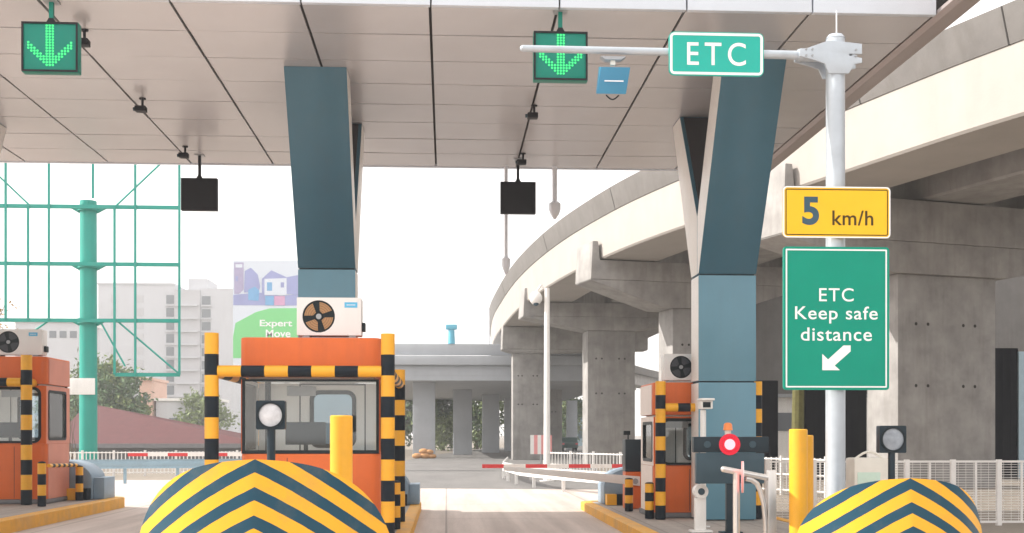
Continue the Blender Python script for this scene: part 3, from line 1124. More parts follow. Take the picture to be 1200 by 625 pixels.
cc = None
for px, py, lab in ((99, 44, 'small black ceiling camera just right of the upper left arrow'),
                    (167, 123, 'small black ceiling camera between the left arrow and left black signal'),
                    (217, 178, 'small black ceiling camera right above the left black signal'),
                    (626, 131, 'small black ceiling camera below the crossed green arrow'),
                    (613, 186, 'small black ceiling camera right above the middle black signal')):
    zt = CZ - .12
    D = (zt - CAMZ) * F / (HORY - py)
    xc = (px - 600) / F * D
    w_ = cw(xc, D)
    loc = Vector((w_.x, min(w_.y, CY1 - .25), CZ - .002))
    if cc is None:
        cc = make_ceilcam(loc, lab)
    else:
        dup(cc, loc, lab)


# pendant lamps beyond the rear edge
def pendant(px, ytop, ybot, Y, rb, label):
    a, b = at(px, ytop, Y), at(px, ybot, Y)
    top = CZ - .03
    t = thing('pendant_lamp', label, 'lamp', (a.x, Y, top), group='pale pendant lamps at the rear canopy edge')
    h = top - b.z
    MB().tube((0, 0, 0), (0, 0, -h + .42), rb * .42, 0, 10).build('rod', 'palegrey', t)
    mb = MB()
    prof = [(.45, .42), (1.0, .36), (1.0, .22), (.75, .12), (.2, 0)]
    n = 14
    vs = []
    for r_, z_ in prof:
        for i in range(n):
            vs.append((rb * r_ * math.cos(2 * math.pi * i / n), rb * r_ * math.sin(2 * math.pi * i / n), -h + z_))
    fs = []
    for k in range(len(prof) - 1):
        for i in range(n):
            fs.append((k * n + i, k * n + (i + 1) % n, (k + 1) * n + (i + 1) % n, (k + 1) * n + i))
    fs += [tuple(range(n)), tuple(range((len(prof) - 1) * n, len(prof) * n))]
    mb.add(vs, fs)
    mb.build('lamp_shade', 'palegrey', t)
    return t


pendant(650, 195, 257, 27.6, .14, 'short pale pendant lamp right of the middle black signal')
pendant(593, 195, 322, 27.6, .10, 'long thin pale pendant lamp left of the viaduct curve')

# ------------------------------------------------------------------ ETC gantry pole with its signs
PYP = 15.0
pp = at(979, 510, PYP)
gp = thing('sign_pole', 'tall galvanised pole with a long arm holding the ETC signs', 'sign pole', (pp.x, PYP, IZ))
top = at(979, 46, PYP).z - IZ
MB().tube((0, 0, 0), (0, 0, top), .125, 0, 28, r2=.118).build('pole', 'galv', gp)
MB().tube((0, 0, top), (0, 0, top + .05), .125, 0, 28, r2=.09).build('pole_cap', 'galv', gp)
MB().tube((0, 0, 0), (0, 0, .03), .25, 0, 24).build('base_plate', 'galv', gp)
MB().tube((.015, 0, top + .04), (.015, 0, top + .36), .008, 0, 8).build('lightning_rod', 'palegrey', gp)
za = at(979, 66, PYP).z - IZ
br = MB()
for yy in (-.135, .105):
    br.prism([(-.50, za + .05), (-.42, za + .05), (-.12, za + .16), (.30, za + .12), (.30, za - .01), (.13, za - .01), (.13, za - .03), (.30, za - .06), (.30, za - .12), (.20, za - .14), (.13, za - .26),
              (-.13, za - .26), (-.18, za - .14), (-.30, za - .10), (-.50, za - .05)], 'y', yy, yy + .03)
br.build('bracket_plate', 'galv', gp, bevel=.006)
for sx_ in (-.42, -.34, .22):
    for zz in (.05, -.05):
        MB().tube((sx_, -.15, za + zz * .8), (sx_, .15, za + zz * .8), .014, 0, 8).build('bolt', 'grey', gp)
pl, pr = at(613, 57, PYP), at(940, 65, PYP)
arm_l, arm_r = Vector((pl.x - pp.x, 0, pl.z - IZ)), Vector((pr.x - pp.x, 0, pr.z - IZ))
MB().tube(arm_l, arm_r, .042, 0, 18, r2=.055).ball(arm_l, .042, 0, 12, 8).build('arm', 'galv', gp)
MB().tube(arm_r + Vector((-.06, 0, 0)), (-.1, 0, za - .0), .075, 0, 18).build('arm_socket', 'galv', gp)


def sign(name, label, px0, px1, py0, py1, Y, face, border, bw, rad, thick=.03, cat='sign', inset=0.0, group=None):
    a, b = at(px0, py1, Y), at(px1, py0, Y)
    w, h = b.x - a.x, b.z - a.z
    t = thing(name, label, cat, ((a.x + b.x) / 2, Y, (a.z + b.z) / 2))
    MB().prism(rrect(-w / 2, w / 2, -h / 2, h / 2, rad), 'y', 0, thick).build('board', [face], t)
    mb = MB()
    o_ = rrect(-w / 2 + inset, w / 2 - inset, -h / 2 + inset, h / 2 - inset, max(rad - inset, .01))
    i_ = rrect(-w / 2 + inset + bw, w / 2 - inset - bw, -h / 2 + inset + bw, h / 2 - inset - bw, max(rad - inset - bw, .008))
    mb.ring(o_, i_, 'y', -.003, -.0005)
    mb.build('border', border, t)
    mb = MB()
    for zz in (-h * .28, h * .28):
        mb.box(-w * .42, w * .42, thick + .001, thick + .03, zz - .02, zz + .02)
    mb.build('mounting_bracket', 'galv', t)
    return t, w, h


SY = PYP - .19
t, w, h = sign('speed_sign', 'yellow 5 km/h speed sign on the galvanised pole', 918, 1043, 220, 278, SY, 'signyellow', 'letterbrown', .012, .05, inset=.028)
text_part('5', 'lettering', 'signgrey', t, -w * .245, 0.015, -.001, height=h * .56, bold=.035)
text_part('km/h', 'lettering', 'letterbrown', t, w * .15, -h * .11, -.001, width=w * .385, bold=.012, spacing=1.05)
MB().ring(rrect(-w / 2 - .004, w / 2 + .004, -h / 2 - .004, h / 2 + .004, .052), rrect(-w / 2 + .012, w / 2 - .012, -h / 2 + .012, h / 2 - .012, .04), 'y', -.0028, -.0006).build('rim', 'signwhite', t)
t, w, h = sign('keep_distance_sign', 'green ETC Keep safe distance sign with a white arrow', 918, 1042, 290, 457, SY, 'signgreen', 'signwhite', .018, .04, inset=.03)
u = h / 167.0
text_part('ETC', 'lettering', 'signwhite', t, 0, (373.5 - 346) * u, -.001, width=w * .325, height=15.5 * u, bold=.002, spacing=1.12)
text_part('Keep safe', 'lettering', 'signwhite', t, 0, (373.5 - 369.5) * u, -.001, width=w * .78, height=20 * u, bold=.006, spacing=1.08)
text_part('distance', 'lettering', 'signwhite', t, 0, (373.5 - 392) * u, -.001, width=w * .67, height=15.5 * u, bold=.006, spacing=1.08)
ar = [(-16, -15), (-16, 4), (-9.5, -2.5), (8, 14), (16, 14), (16, 7), (-2, -9.5), (4, -15)]
MB().prism([(x * u * 1.05, z * u + (373.5 - 419) * u) for x, z in ar], 'y', -.004, -.0008).build('arrow', 'signwhite', t)
t, w, h = sign('lane_name_sign', 'rounded teal ETC sign on the horizontal arm', 784, 895, 39, 88, PYP - .075, 'signteal', 'signwhite', .032, .07, inset=.012)
text_part('ETC', 'lettering', 'signwhite', t, 0, 0, -.001, width=w * .62, height=h * .53, bold=.006, spacing=1.35)

# antenna reader under the arm
p = at(718, 510, PYP)
zarm = at(718, 64.5, PYP).z
t = thing('antenna_reader', 'blue box antenna hanging under the horizontal arm', 'antenna', (p.x, PYP, zarm))
rb, rt = zarm - at(718, 113, PYP).z, zarm - at(718, 77, PYP).z
mb = MB()
mb.add([(-.215, -.10, -rb), (.155, -.10, -rb), (.205, -.13, -rt - .06), (-.17, -.13, -rt - .06), (-.215, .0, -rb + .03), (.155, .0, -rb + .03), (.205, .06, -rt), (-.17, .06, -rt)],
       [(0, 1, 2, 3), (7, 6, 5, 4), (0, 4, 5, 1), (1, 5, 6, 2), (3, 7, 4, 0)])
mb.add([(-.17, -.13, -rt - .06), (.205, -.13, -rt - .06), (.205, .06, -rt), (-.17, .06, -rt)], [(0, 1, 2, 3)], 1)
bx_ = mb.build('casing', ['readerblue', 'readerlight'], t, bevel=.01)
mb = MB()
mb.box(-.12, .12, -.125, -.121, -(rb + rt) / 2 - .045, -(rb + rt) / 2 - .03)
mb.build('marking', 'palegrey', t)
MB().box(-.03, .03, -.025, .025, -rt - .0, -.05).build('stem', 'cream', t)
MB().prism([(-.16, -.035), (.16, -.035), (.10, -.075), (-.10, -.075)], 'y', -.06, .06).build('clamp', 'grey', t)
pts = [(-.09 + .16 * i / 10, -.05, -rb - .055 * math.sin(math.pi * i / 10)) for i in range(11)]
MB().path(pts, .009, 0, 6).build('cable', 'frame', t)

# ------------------------------------------------------------------ round lamps on the bumpers
def make_lamp(px, pcy, Y, s_, zb, label, lens):
    c = at(px, pcy, Y)
    t = thing('round_lamp', label, 'lamp', (c.x, Y, zb), group='round lamps in square housings behind the bumpers')
    z = c.z - zb
    MB().tube((0, .05, 0), (0, .05, z - s_ / 2 + .02), .045, 0, 14).build('post', 'display', t)
    MB().prism(rrect(-s_ / 2, s_ / 2, z - s_ / 2, z + s_ / 2, .02), 'y', 0, .12).build('housing', 'display', t)
    r_ = s_ * .40
    ci = lambda q: [(q * math.cos(R(12 * i)), z + q * math.sin(R(12 * i))) for i in range(30)]
    MB().ring(ci(r_ + .02), ci(r_), 'y', -.02, -.001).build('lens_rim', 'frame', t)
    mb = MB()
    n = 30
    vs = [(0, -.012, z)]
    for k in range(1, 5):
        for i in range(n):
            q = r_ * k / 4
            vs.append((q * math.cos(R(12 * i)), -.001 - .011 * (1 - (k / 4) ** 2), z + q * math.sin(R(12 * i))))
    fs = [(0, 1 + i, 1 + (i + 1) % n) for i in range(n)]
    for k in range(3):
        for i in range(n):
            fs.append((1 + k * n + i, 1 + k * n + (i + 1) % n, 1 + (k + 1) * n + (i + 1) % n, 1 + (k + 1) * n + i))
    mb.add(vs, fs)
    mb.build('lens', lens, t)
    return t


make_lamp(317, 486.5, 12.7, .305, IZ, 'round white lamp in a dark square housing above the larger bumper', 'lens')
make_lamp(1046.5, 515, 15.0, .35, IZ, 'smoked round lamp in a dark square housing above the smaller bumper', 'lensdark')

# ------------------------------------------------------------------ display with red light, by the right column
p = at(857, 510, 18.6)
t = thing('payment_display', 'dark lane display with a glowing red stop light', 'display', (p.x, 18.6, IZ))
Z = lambda py, Y=18.6: at(857, py, Y).z - IZ
X = lambda px, Y=18.6: at(px, 510, Y).x - p.x
MB().box(X(813), X(901), 0, .16, Z(530.5), Z(512)).build('signal_bar', 'display', t, bevel=.012)
MB().box(X(816), X(896), .01, .13, Z(567), Z(531)).build('screen', 'display2', t, bevel=.012)
MB().box(X(852), X(863), .03, .13, 0, Z(567)).build('stand', 'display', t, bevel=.01)
MB().box(X(845), X(870), -.03, .19, 0, .025).build('foot', 'display', t)
cx_, cz_ = X(855), Z(521)
ci = lambda q: [(cx_ + q * math.cos(R(15 * i)), cz_ + q * math.sin(R(15 * i))) for i in range(24)]
MB().prism(ci(.115), 'y', -.012, -.001).build('lens_rim', 'red_glass', t)
MB().prism(ci(.085), 'y', -.022, -.013).build('red_light', 'red_led', t)
MB().ring(ci(.17), ci(.118), 'y', -.006, -.0008).build('lens_surround', 'red_glass', t)  # dim red ring added to stand for the glow around the lamp
mb = MB()
for xx in (X(829), X(882)):
    mb.prism([(xx + .055 * math.cos(R(20 * i)), cz_ + .055 * math.sin(R(20 * i))) for i in range(18)], 'y', -.008, -.001)
mb.build('dark_lens', 'display2', t)
p2 = at(853, 511.5, 18.68)
t2 = thing('warning_beacon', 'small amber beacon standing on the dark lane display', 'beacon', (p2.x, 18.68, IZ + Z(512) + .002))
MB().tube((0, 0, 0), (0, 0, .10), .05, 0, 16).build('collar', 'cream', t2)
MB().tube((0, 0, .10), (0, 0, .19), .075, 0, 18, r2=.065).ball((0, 0, .19), .065, 0, 16, 8, (1, 1, .5)).build('lens', 'beacon', t2)

# white cameras by the column
p = at(824, 510, 19.9)
t = thing('camera_post', 'white post with a hooded camera in front of the blue column', 'camera', (p.x, 19.9, IZ))
zc = at(824, 474, 19.9).z - IZ
MB().tube((0, 0, 0), (0, 0, zc - .1), .05, 0, 16).build('post', 'white', t)
MB().tube((0, 0, 0), (0, 0, .02), .12, 0, 16).build('base_plate', 'white', t)
h_ = MB().box(-.07, .16, -.18, .2, zc + .06, zc + .10).box(-.05, .14, -.12, .18, zc - .08, zc + .058).build('housing', 'white', t, bevel=.015)
MB().box(-.03, .10, -.126, -.121, zc - .055, zc + .035).build('lens', 'frame', h_)
MB().box(-.03, .03, -.03, .03, zc - .12, zc - .07).build('bracket', 'grey', t)
p = at(822, 510, 18.9)
t = thing('reader_post', 'short white post with a round sensor under the lane display', 'sensor post', (p.x - .02, 18.9, IZ))
zc = at(822, 576, 18.9).z - IZ
MB().box(-.09, .09, -.05, .07, .03, zc - .1).build('post', 'white', t, bevel=.02)
MB().box(-.16, .18, -.13, .15, 0, .032).build('base_plate', 'white', t, bevel=.01)
hd = MB().tube((0, -.09, zc), (0, .09, zc), .115, 0, 20).build('head', 'white', t)
MB().tube((0, -.1, zc), (0, -.091, zc), .055, 0, 16).build('lens', 'display2', hd)

# stainless railing with the edge-on pink disc
RY = 15.4
q = lambda px, py: at(px, py, RY)
b0 = q(904, 510)
t = thing('steel_railing', 'stainless tube railing with a bent brace left of the yellow bollards', 'railing', (b0.x, RY, IZ))
L_ = lambda px, py: Vector((q(px, py).x - b0.x, 0, q(px, py).z - IZ))
MB().tube(L_(848, 550), L_(899, 560), .04, 0, 14).ball(L_(848, 550), .04, 0, 12, 8).build('top_bar', 'steel', t)
v = L_(863, 554)
MB().tube((v.x, 0, 0), v, .045, 0, 14).build('post', 'steel', t)
v = L_(904, 551)
MB().box(v.x - .055, v.x + .055, -.05, .05, 0, v.z).build('post', 'steel', t, bevel=.01)
pts = [L_(874, 561), L_(881, 562.5), L_(887, 567), L_(891, 575), L_(895, 590), L_(897, 610), L_(898, 648)]
MB().path(pts, .034, 0, 12).build('brace', 'steel', t)
d0 = q(868.5, 559)
t = thing('disc_sign', 'faded pink round disc seen almost edge-on on the steel railing', 'sign', (d0.x, RY - .07, d0.z), rz=R(77))
pts = [(.205 * math.cos(R(10 * i)), .205 * math.sin(R(10 * i))) for i in range(36)]
MB().prism(pts, 'y', -.012, .012).build('disc', 'pink', t)
MB().ring([(x * 1.0, z * 1.0) for x, z in pts], [(x * .82, z * .82) for x, z in pts], 'y', -.016, -.013).build('rim', 'signwhite', t)
p = at(918, 612, 15.6)
t = thing('barricade_board', 'small striped barricade foot with a blue cap beside the yellow bollards', 'barricade', (p.x, 15.6, IZ))
mb = MB()
for i in range(4):
    mb.prism([(-.16 + .08 * i, 0), (-.08 + .08 * i, 0), (-.04 + .08 * i, .16), (-.12 + .08 * i, .16)], 'y', 0, .05, i % 2)
mb.build('board', ['yellow', 'black'], t)
MB().box(0, .10, 0, .05, .165, .24).build('cap', 'readerlight', t, bevel=.008)

# ------------------------------------------------------------------ right mesh fence
FY = 22.6
xs0 = at(899, 510, FY).x
hF = at(1000, 540, FY).z
t = thing('mesh_fence', 'white wire mesh fence along the right lane under the viaduct', 'fence', (xs0, FY, 0))
n = 18
step = .455
mb2 = MB()
for i in range(n + 1):
    x = i * step
    if i % 2 == 0:
        MB().box(x - .045, x + .045, -.04, .04, 0, hF + .02).build('post', 'fence', t)
    else:
        mb2.box(x - .018, x + .018, -.018, .018, .06, hF - .03)
mb2.build('bars', 'fence', t)
mb = MB()
mb.box(0, n * step, -.024, .024, hF - .04, hF + .0)
mb.box(0, n * step, -.024, .024, .05, .09)
mb.build('rails', 'fence', t)
mb = MB()
k = 0
z = .13
while z < hF - .06:
    mb.tube((0, .0, z), (n * step, .0, z), .0055, 0, 5, cap=False)
    z += .05
for i in range(int(n * step / .15)):
    mb.tube((i * .15, .008, .06), (i * .15, .008, hF - .03), .004, 0, 5, cap=False)
mb.build('wire_mesh', 'fence', t, smooth=False)
# pale cabinet by the fence
p = at(1022, 510, 21.3)
t = thing('pale_cabinet', 'cream roadside cabinet with a mint front panel beside the fence', 'cabinet', (p.x, 21.3, .0))
zt = at(1022, 533, 21.3).z
MB().box(-.33, .33, 0, .5, .1, zt - .06).build('body', 'cream', t, bevel=.05)
MB().box(-.27, .15, -.012, -.001, .45, zt - .32).build('front_panel', 'mint', t, bevel=.004)
MB().box(-.12, -.09, -.02, -.013, .75, .86).build('latch', 'frame', t)
MB().box(-.28, .28, .05, .45, 0, .099).build('base', 'plinth', t)
pts = [(-.25 + .5 * i / 8, .15, zt - .07 + .12 * math.sin(math.pi * i / 8)) for i in range(9)]
MB().path(pts, .022, 0, 8).build('handle_loop', 'cream', t)

# ------------------------------------------------------------------ barriers behind the right booth
p = at(744, 510, 25.0)
t = thing('barrier_cabinet', 'barrier cabinet with black top and orange bottom left of the right booth', 'barrier cabinet', (p.x, 25.0, IZ))
zt = at(744, 515, 25.0).z - IZ
zm = at(744, 553, 25.0).z - IZ
MB().box(-.2, .2, 0, .4, 0, zm).build('lower_casing', 'orange', t, bevel=.012)
MB().box(-.205, .205, -.01, .41, zm + .003, zt).build('upper_casing', 'display', t, bevel=.015)
zp = at(744, 564, 25.0).z - IZ
e = at(590, 549, 25.0)
arm = MB().prism([(-(p.x - e.x), e.z - IZ - .045), (.1, zp - .10), (.1, zp + .10), (-(p.x - e.x), e.z - IZ + .045)], 'y', -.07, -.025).build('barrier_arm', 'white', t, bevel=.008)
MB().tube((.0, -.09, zp), (.0, -.012, zp), .06, 0, 14).build('pivot', 'grey', t)
p2 = at(732, 508, 25.2)
t = thing('small_camera', 'tiny black camera on the barrier cabinet beside the pier', 'camera', (p.x - .12, 25.15, IZ + zt + .001))
MB().tube((0, 0, 0), (0, 0, .1), .015, 0, 8).build('stem', 'frame', t)
MB().box(-.10, .04, -.05, .05, .09, .18).build('body', 'frame', t, bevel=.01)


def red_arm(px0, px1, py, Y, label, cab_label_px, bands, first=0):
    a, b = at(px0, py, Y), at(px1, py, Y)
    t = thing('barrier_gate', label, 'barrier', (b.x, Y, 0), group='red and white barrier gates')
    n = bands
    mb = MB()
    w_ = a.x - b.x
    for i in range(n):
        mb.box(min(w_ * i / n, w_ * (i + 1) / n), max(w_ * i / n, w_ * (i + 1) / n), -.03, .02, a.z - .05, a.z + .05, (i + first) % 2)
    mb.build('arm', ['white', 'red'], t)
    MB().box(-.02, .34, .025, .36, 0, a.z + .12).build('cabinet', 'palepink', t, bevel=.02)
    MB().tube((.05, -.05, a.z), (.05, .024, a.z), .06, 0, 12).build('pivot', 'grey', t)
    return t


red_arm(565, 742, 546.5, 31.0, 'red and white barrier arm lying across the middle lane', 0, 7, 1)
red_arm(150, 290, 533, 38.0, 'red and white barrier arm seen left of the middle booth', 0, 6, 0)

# guardrails
def guardrail(pts, z0, hgt, label, m, posts, w=.09, nm='guardrail'):
    t = thing(nm, label, 'guardrail', (pts[0].x, pts[0].y, 0))
    b0 = pts[0]
    P = [Vector((p.x - b0.x, p.y - b0.y, 0)) for p in pts]
    # dense resample
    Q = []
    for a, b in zip(P, P[1:]):
        for k in range(6):
            Q.append(a.lerp(b, k / 6))
    Q.append(P[-1])
    mb = MB()
    prof = [(0, 0), (-.03, .06), (-.005, .12), (-.005, .19), (-.03, .25), (0, .31), (.02, .31), (-.005, .25), (.018, .19), (.018, .12), (-.005, .06), (.02, 0)]
    path = []
    for i, q_ in enumerate(Q):
        d = (Q[min(i + 1, len(Q) - 1)] - Q[max(i - 1, 0)]).normalized()
        path.append((q_, Vector((d.y, -d.x, 0))))
    mb.sweep(path, [(w_, z0 + z_ * hgt / .31) for w_, z_ in prof])
    mb.build('beam', m, t)
    L = sum((b - a).length for a, b in zip(P, P[1:]))
    for k in range(posts):
        s_ = L * (k + .5) / posts
        for a, b in zip(P, P[1:]):
            l_ = (b - a).length
            if s_ <= l_:
                c = a.lerp(b, s_ / l_)
                break
            s_ -= l_
        MB().box(c.x - .05, c.x + .05, c.y - .04 + .1, c.y + .04 + .1, 0, z0 + hgt * .8).build('post', m, t)
    return t


guardrail([cw(-.2, 58), cw(-.35, 47), cw(.3, 41), cw(1.3, 37.5), cw(2.5, 34.5), cw(3.6, 33)], .36, .34, 'white guardrail curving along the road below the viaduct', 'white', 9)
guardrail([cw(-16.5, 42), cw(-13, 43), cw(-9, 44.2), cw(-6, 45)], .55, .33, 'blue grey guardrail beyond the leftmost booth', 'guardblue', 6)


# white palisades
def palisade(pts, h, label, gap, nm='palisade_fence'):
    b0 = pts[0]
    t = thing(nm, label, 'fence', (b0.x, b0.y, 0))
    P = [Vector((p.x - b0.x, p.y - b0.y, 0)) for p in pts]
    rails, bars = MB(), MB()
    for a, b in zip(P, P[1:]):
        for z in (.15, h - .05, h * .55):
            rails.tube(a + Vector((0, 0, z)), b + Vector((0, 0, z)), .025, 0, 6)
        n = max(1, int((b - a).length / gap))
        for i in range(n):
            c = a.lerp(b, i / n)
            if i % 8 == 0:
                MB().box(c.x - .045, c.x + .045, c.y - .04, c.y + .04, 0, h + .05).build('post', 'fence', t)
            else:
                bars.box(c.x - .02, c.x + .02, c.y - .01, c.y + .01, .1, h)
    rails.build('rails', 'fence', t)
    bars.build('bars', 'fence', t)
    return t


palisade([cw(1.35, 47), cw(3.0, 44), cw(4.6, 41), cw(7, 36.5), cw(9, 33)], 1.1, 'white railing behind the road guardrail below the piers', .22)
palisade([cw(-22, 50), cw(-10, 52), cw(-7, 53)], 1.05, 'white slatted fence in front of the maroon roof', .16)

# ------------------------------------------------------------------ tall white camera pole at the viaduct
p = at(641, 545, 45)
t = thing('camera_mast', 'tall white mast with a dome camera in front of the viaduct', 'camera mast', (p.x, 45, 0))
zt = at(641, 338, 45).z
MB().tube((0, 0, 0), (0, 0, zt), .13, 0, 16, r2=.10).build('mast', 'white', t)
MB().tube((0, 0, zt - .1), (-.22, 0, zt + .12), .04, 0, 8).tube((-.22, 0, zt + .12), (-.42, 0, zt - .15), .04, 0, 8).build('bracket', 'white', t)
cm = MB().ball((-.42, 0, zt - .38), .24, 0, 16, 10, (1, 1, 1.1)).build('dome', 'white', t)
MB().ball((-.42, -.05, zt - .56), .12, 0, 12, 8).build('lens', 'display2', cm)
MB().tube((0, 0, 0), (0, 0, .04), .28, 0, 16).build('base_plate', 'white', t)
# small red/white control box by the pier
p = at(634, 545, 50)
t = thing('striped_sign_post', 'small white board with red stripes beside the camera mast', 'sign', (p.x, 50, 0))
MB().box(-.03, .03, -.03, .03, 0, 1.0).build('post', 'grey', t)
mb = MB()
for i in range(6):
    mb.box(-.45 + .15 * i, -.3 + .15 * i, -.02 - .031, -.031, .95, 1.75, i % 2)
mb.build('board', ['white', 'pink'], t)

# ------------------------------------------------------------------ viaduct
edge = [(38, -14), (28.5, -1), (21.6, 9), (17.3, 17), (14.4, 23), (12.1, 28.2), (11.0, 30.7), (9.2, 35.4), (7.2, 40.8), (5.23, 46.3), (3.81, 51.25), (2.1, 59.05), (.4, 70.7), (-.85, 84.9), (-1.75, 99.7), (-2.0, 124.8), (-.2, 150), (5, 178), (14, 205)]
EP = [cw(*e) for e in edge]


def catmull(P, per=6):
    out = []
    for i in range(len(P) - 1):
        p0, p1, p2, p3 = P[max(i - 1, 0)], P[i], P[i + 1], P[min(i + 2, len(P) - 1)]
        for k in range(per):
            t_ = k / per
            out.append(.5 * ((2 * p1) + (p2 - p0) * t_ + (2 * p0 - 5 * p1 + 4 * p2 - p3) * t_ ** 2 + (3 * p1 - p0 - 3 * p2 + p3) * t_ ** 3))
    out.append(P[-1])
    return out


CP = catmull(EP)
# light smoothing
for _ in range(4):
    CP = [CP[0]] + [(CP[i - 1] + CP[i] * 2 + CP[i + 1]) / 4 for i in range(1, len(CP) - 1)] + [CP[-1]]
VP = []
for i, q_ in enumerate(CP):
    d = (CP[min(i + 1, len(CP) - 1)] - CP[max(i - 1, 0)]).normalized()
    VP.append((q_, Vector((d.y, -d.x, 0))))
via = thing('viaduct', 'curving concrete viaduct on hammerhead piers sweeping in from the right', 'viaduct')
# parapet: leaning out, cut by movement joints
prof = [(0.0, 11.10), (-.24, 11.98), (-.24, 12.0), (-.02, 12.0), (.18, 11.3), (.18, 11.10)]
MB().sweep(VP, prof).build('parapet', 'conc_dark', via)
for k in range(4, len(VP) - 4, 9):
    mb = MB()
    q_, nn = VP[k]
    tt = Vector((nn.y, -nn.x, 0))
    vs = []
    for s_ in (-.02, .02):
        for w_, z_ in ((-.012, 11.10), (-.252, 11.99), (-.20, 11.99), (.04, 11.10)):
            vs.append((q_.x + nn.x * w_ + tt.x * s_, q_.y + nn.y * w_ + tt.y * s_, z_))
    mb.add(vs, [(0, 1, 2, 3), (7, 6, 5, 4), (0, 4, 5, 1), (1, 5, 6, 2), (2, 6, 7, 3), (3, 7, 4, 0)])
    mb.build('joint', 'void', via)
MB().sweep(VP, [(.19, 11.0), (12.8, 11.0), (12.8, 11.3), (.19, 11.3)]).build('deck_slab', 'conc', via)
MB().sweep(VP, [(12.8, 11.0), (13.1, 12.0), (12.85, 12.0), (12.6, 11.3), (12.6, 11.0)]).build('parapet', 'conc_dark', via)
MB().sweep(VP, [(.03, 11.095), (.10, 9.42), (.16, 9.35), (2.7, 9.35), (2.8, 9.45), (2.8, 10.995), (.3, 10.995), (.17, 10.995), (.17, 11.095)]).build('edge_girder', 'conc_light', via)
for w0 in (4.9, 9.6):
    MB().sweep(VP, [(w0, 10.995), (w0 + .05, 9.42), (w0 + .12, 9.35), (w0 + 2.5, 9.35), (w0 + 2.6, 9.45), (w0 + 2.6, 10.995)]).build('inner_girder', 'conc', via)


def pier(tip, tan, tipz, kl, kr, kz, W, pl, pr, zbase=0.0, th=1.0):
    o = cw(*tip)
    tcam = Vector((tan[0], tan[1])).normalized()
    tw = Vector((tcam.x * cs + tcam.y * sn, tcam.y * cs - tcam.x * sn, 0))
    nw = Vector((tw.y, -tw.x, 0))

    def ext(prof, t0, t1):
        n = len(prof)
        vs = []
        for t_ in (t0, t1):
            for w_, z_ in prof:
                q_ = o + nw * w_ + tw * t_
                vs.append((q_.x, q_.y, z_))
        fs = [tuple(range(n)), tuple(range(2 * n - 1, n - 1, -1))] + [(i, n + i, n + (i + 1) % n, (i + 1) % n) for i in range(n)]
        return MB().add(vs, fs)
    up = [(0, tipz + .01), (W, tipz + .01), (W, 10.1), (W - .3, 10.1), (W - .34, 9.3), (.42, 9.3), (.34, 10.1), (.08, 10.1)]
    cap = ext(up, -th - .04, th + .04).build('pier_cap', 'conc', via, bevel=.04)
    low = [(.02, tipz), (W - .02, tipz), (W - .02, tipz - .02), (kr, kz), (kl, kz), (.02, tipz - .02)]
    ext(low, -th, th).build('cap_haunch', 'conc', cap, bevel=.03)
    ext([(pl, zbase), (pr, zbase), (pr, kz - .002), (pl, kz - .002)], -th * .8, th * .8).build('pier', 'conc', via, bevel=.07)
    hb = MB()
    for zz in (kz - 1.6, kz - 3.6):
        if zz > 1:
            for fr in (.18, .30, .66, .78):
                c0 = o + nw * (pl + (pr - pl) * fr) - tw * (th * .8 + .004)
                hb.tube((c0.x, c0.y, zz), (c0.x + tw.x * .05, c0.y + tw.y * .05, zz), .055, 0, 10)
    hb.build('tie_holes', 'void', via)
    for w_ in (.8, 2.2, 5.5, 7.0):
        if w_ < W - 1:
            ext([(w_ - .3, 9.3), (w_ + .3, 9.3), (w_ + .3, 9.36), (w_ - .3, 9.36)], -.4, .4).build('bearing', 'void', via)


pier((7.95, 37.6), (-.37, 1), 7.95, 4.1, 8.75, 6.95, 13.6, 4.45, 8.4)
pier((3.1, 52.3), (-.287, 1), 8.45, 3.4, 7.0, 7.34, 10.4, 3.9, 6.5)
pier((.50, 68.8), (-.13, 1), 8.5, 3.75, 6.6, 7.74, 10.3, 3.76, 6.55)
pier((-.75, 84.2), (-.08, 1), 7.75, .75, 3.0, 7.5, 10.3, .75, 2.95, th=.8)
pier((-1.9, 106), (-.03, 1), 8.0, 3.6, 6.4, 7.4, 10.3, 3.7, 6.3)
pier((17.5, 16.0), (-.45, 1), 7.95, 4.5, 9.3, 6.95, 13.6, 4.9, 9.0)

# ------------------------------------------------------------------ far crossing bridge
a, b = at(442, 510, 88), at(742, 510, 88)
t = thing('far_bridge', 'grey concrete bridge crossing behind the middle lane with square piers', 'bridge', (a.x, 88, 0))
w = b.x - a.x
zz = lambda py: at(500, py, 88).z
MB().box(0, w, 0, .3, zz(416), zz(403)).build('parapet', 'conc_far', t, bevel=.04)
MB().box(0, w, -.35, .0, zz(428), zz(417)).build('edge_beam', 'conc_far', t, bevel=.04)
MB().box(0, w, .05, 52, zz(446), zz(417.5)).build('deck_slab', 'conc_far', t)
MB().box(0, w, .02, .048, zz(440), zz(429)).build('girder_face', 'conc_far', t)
zs_ = zz(446)
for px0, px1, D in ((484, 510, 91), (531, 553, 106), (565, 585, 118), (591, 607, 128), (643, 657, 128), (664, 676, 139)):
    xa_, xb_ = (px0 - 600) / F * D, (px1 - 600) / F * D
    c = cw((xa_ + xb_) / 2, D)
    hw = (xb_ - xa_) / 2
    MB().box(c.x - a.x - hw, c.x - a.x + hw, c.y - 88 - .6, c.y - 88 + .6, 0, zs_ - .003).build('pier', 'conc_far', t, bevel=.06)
p = at(529, 403, 88)
t = thing('blue_post', 'small light blue post with a wider head on the far bridge', 'post', (p.x, 88.15, p.z))
MB().tube((0, 0, 0), (0, 0, 1.05), .28, 0, 12, r2=.24).build('stem', 'bluepost', t)
MB().box(-.42, .42, -.3, .3, 1.05, 1.42).build('head', 'bluepost', t, bevel=.08)
a, b = at(487, 510, 90), at(573, 510, 90)
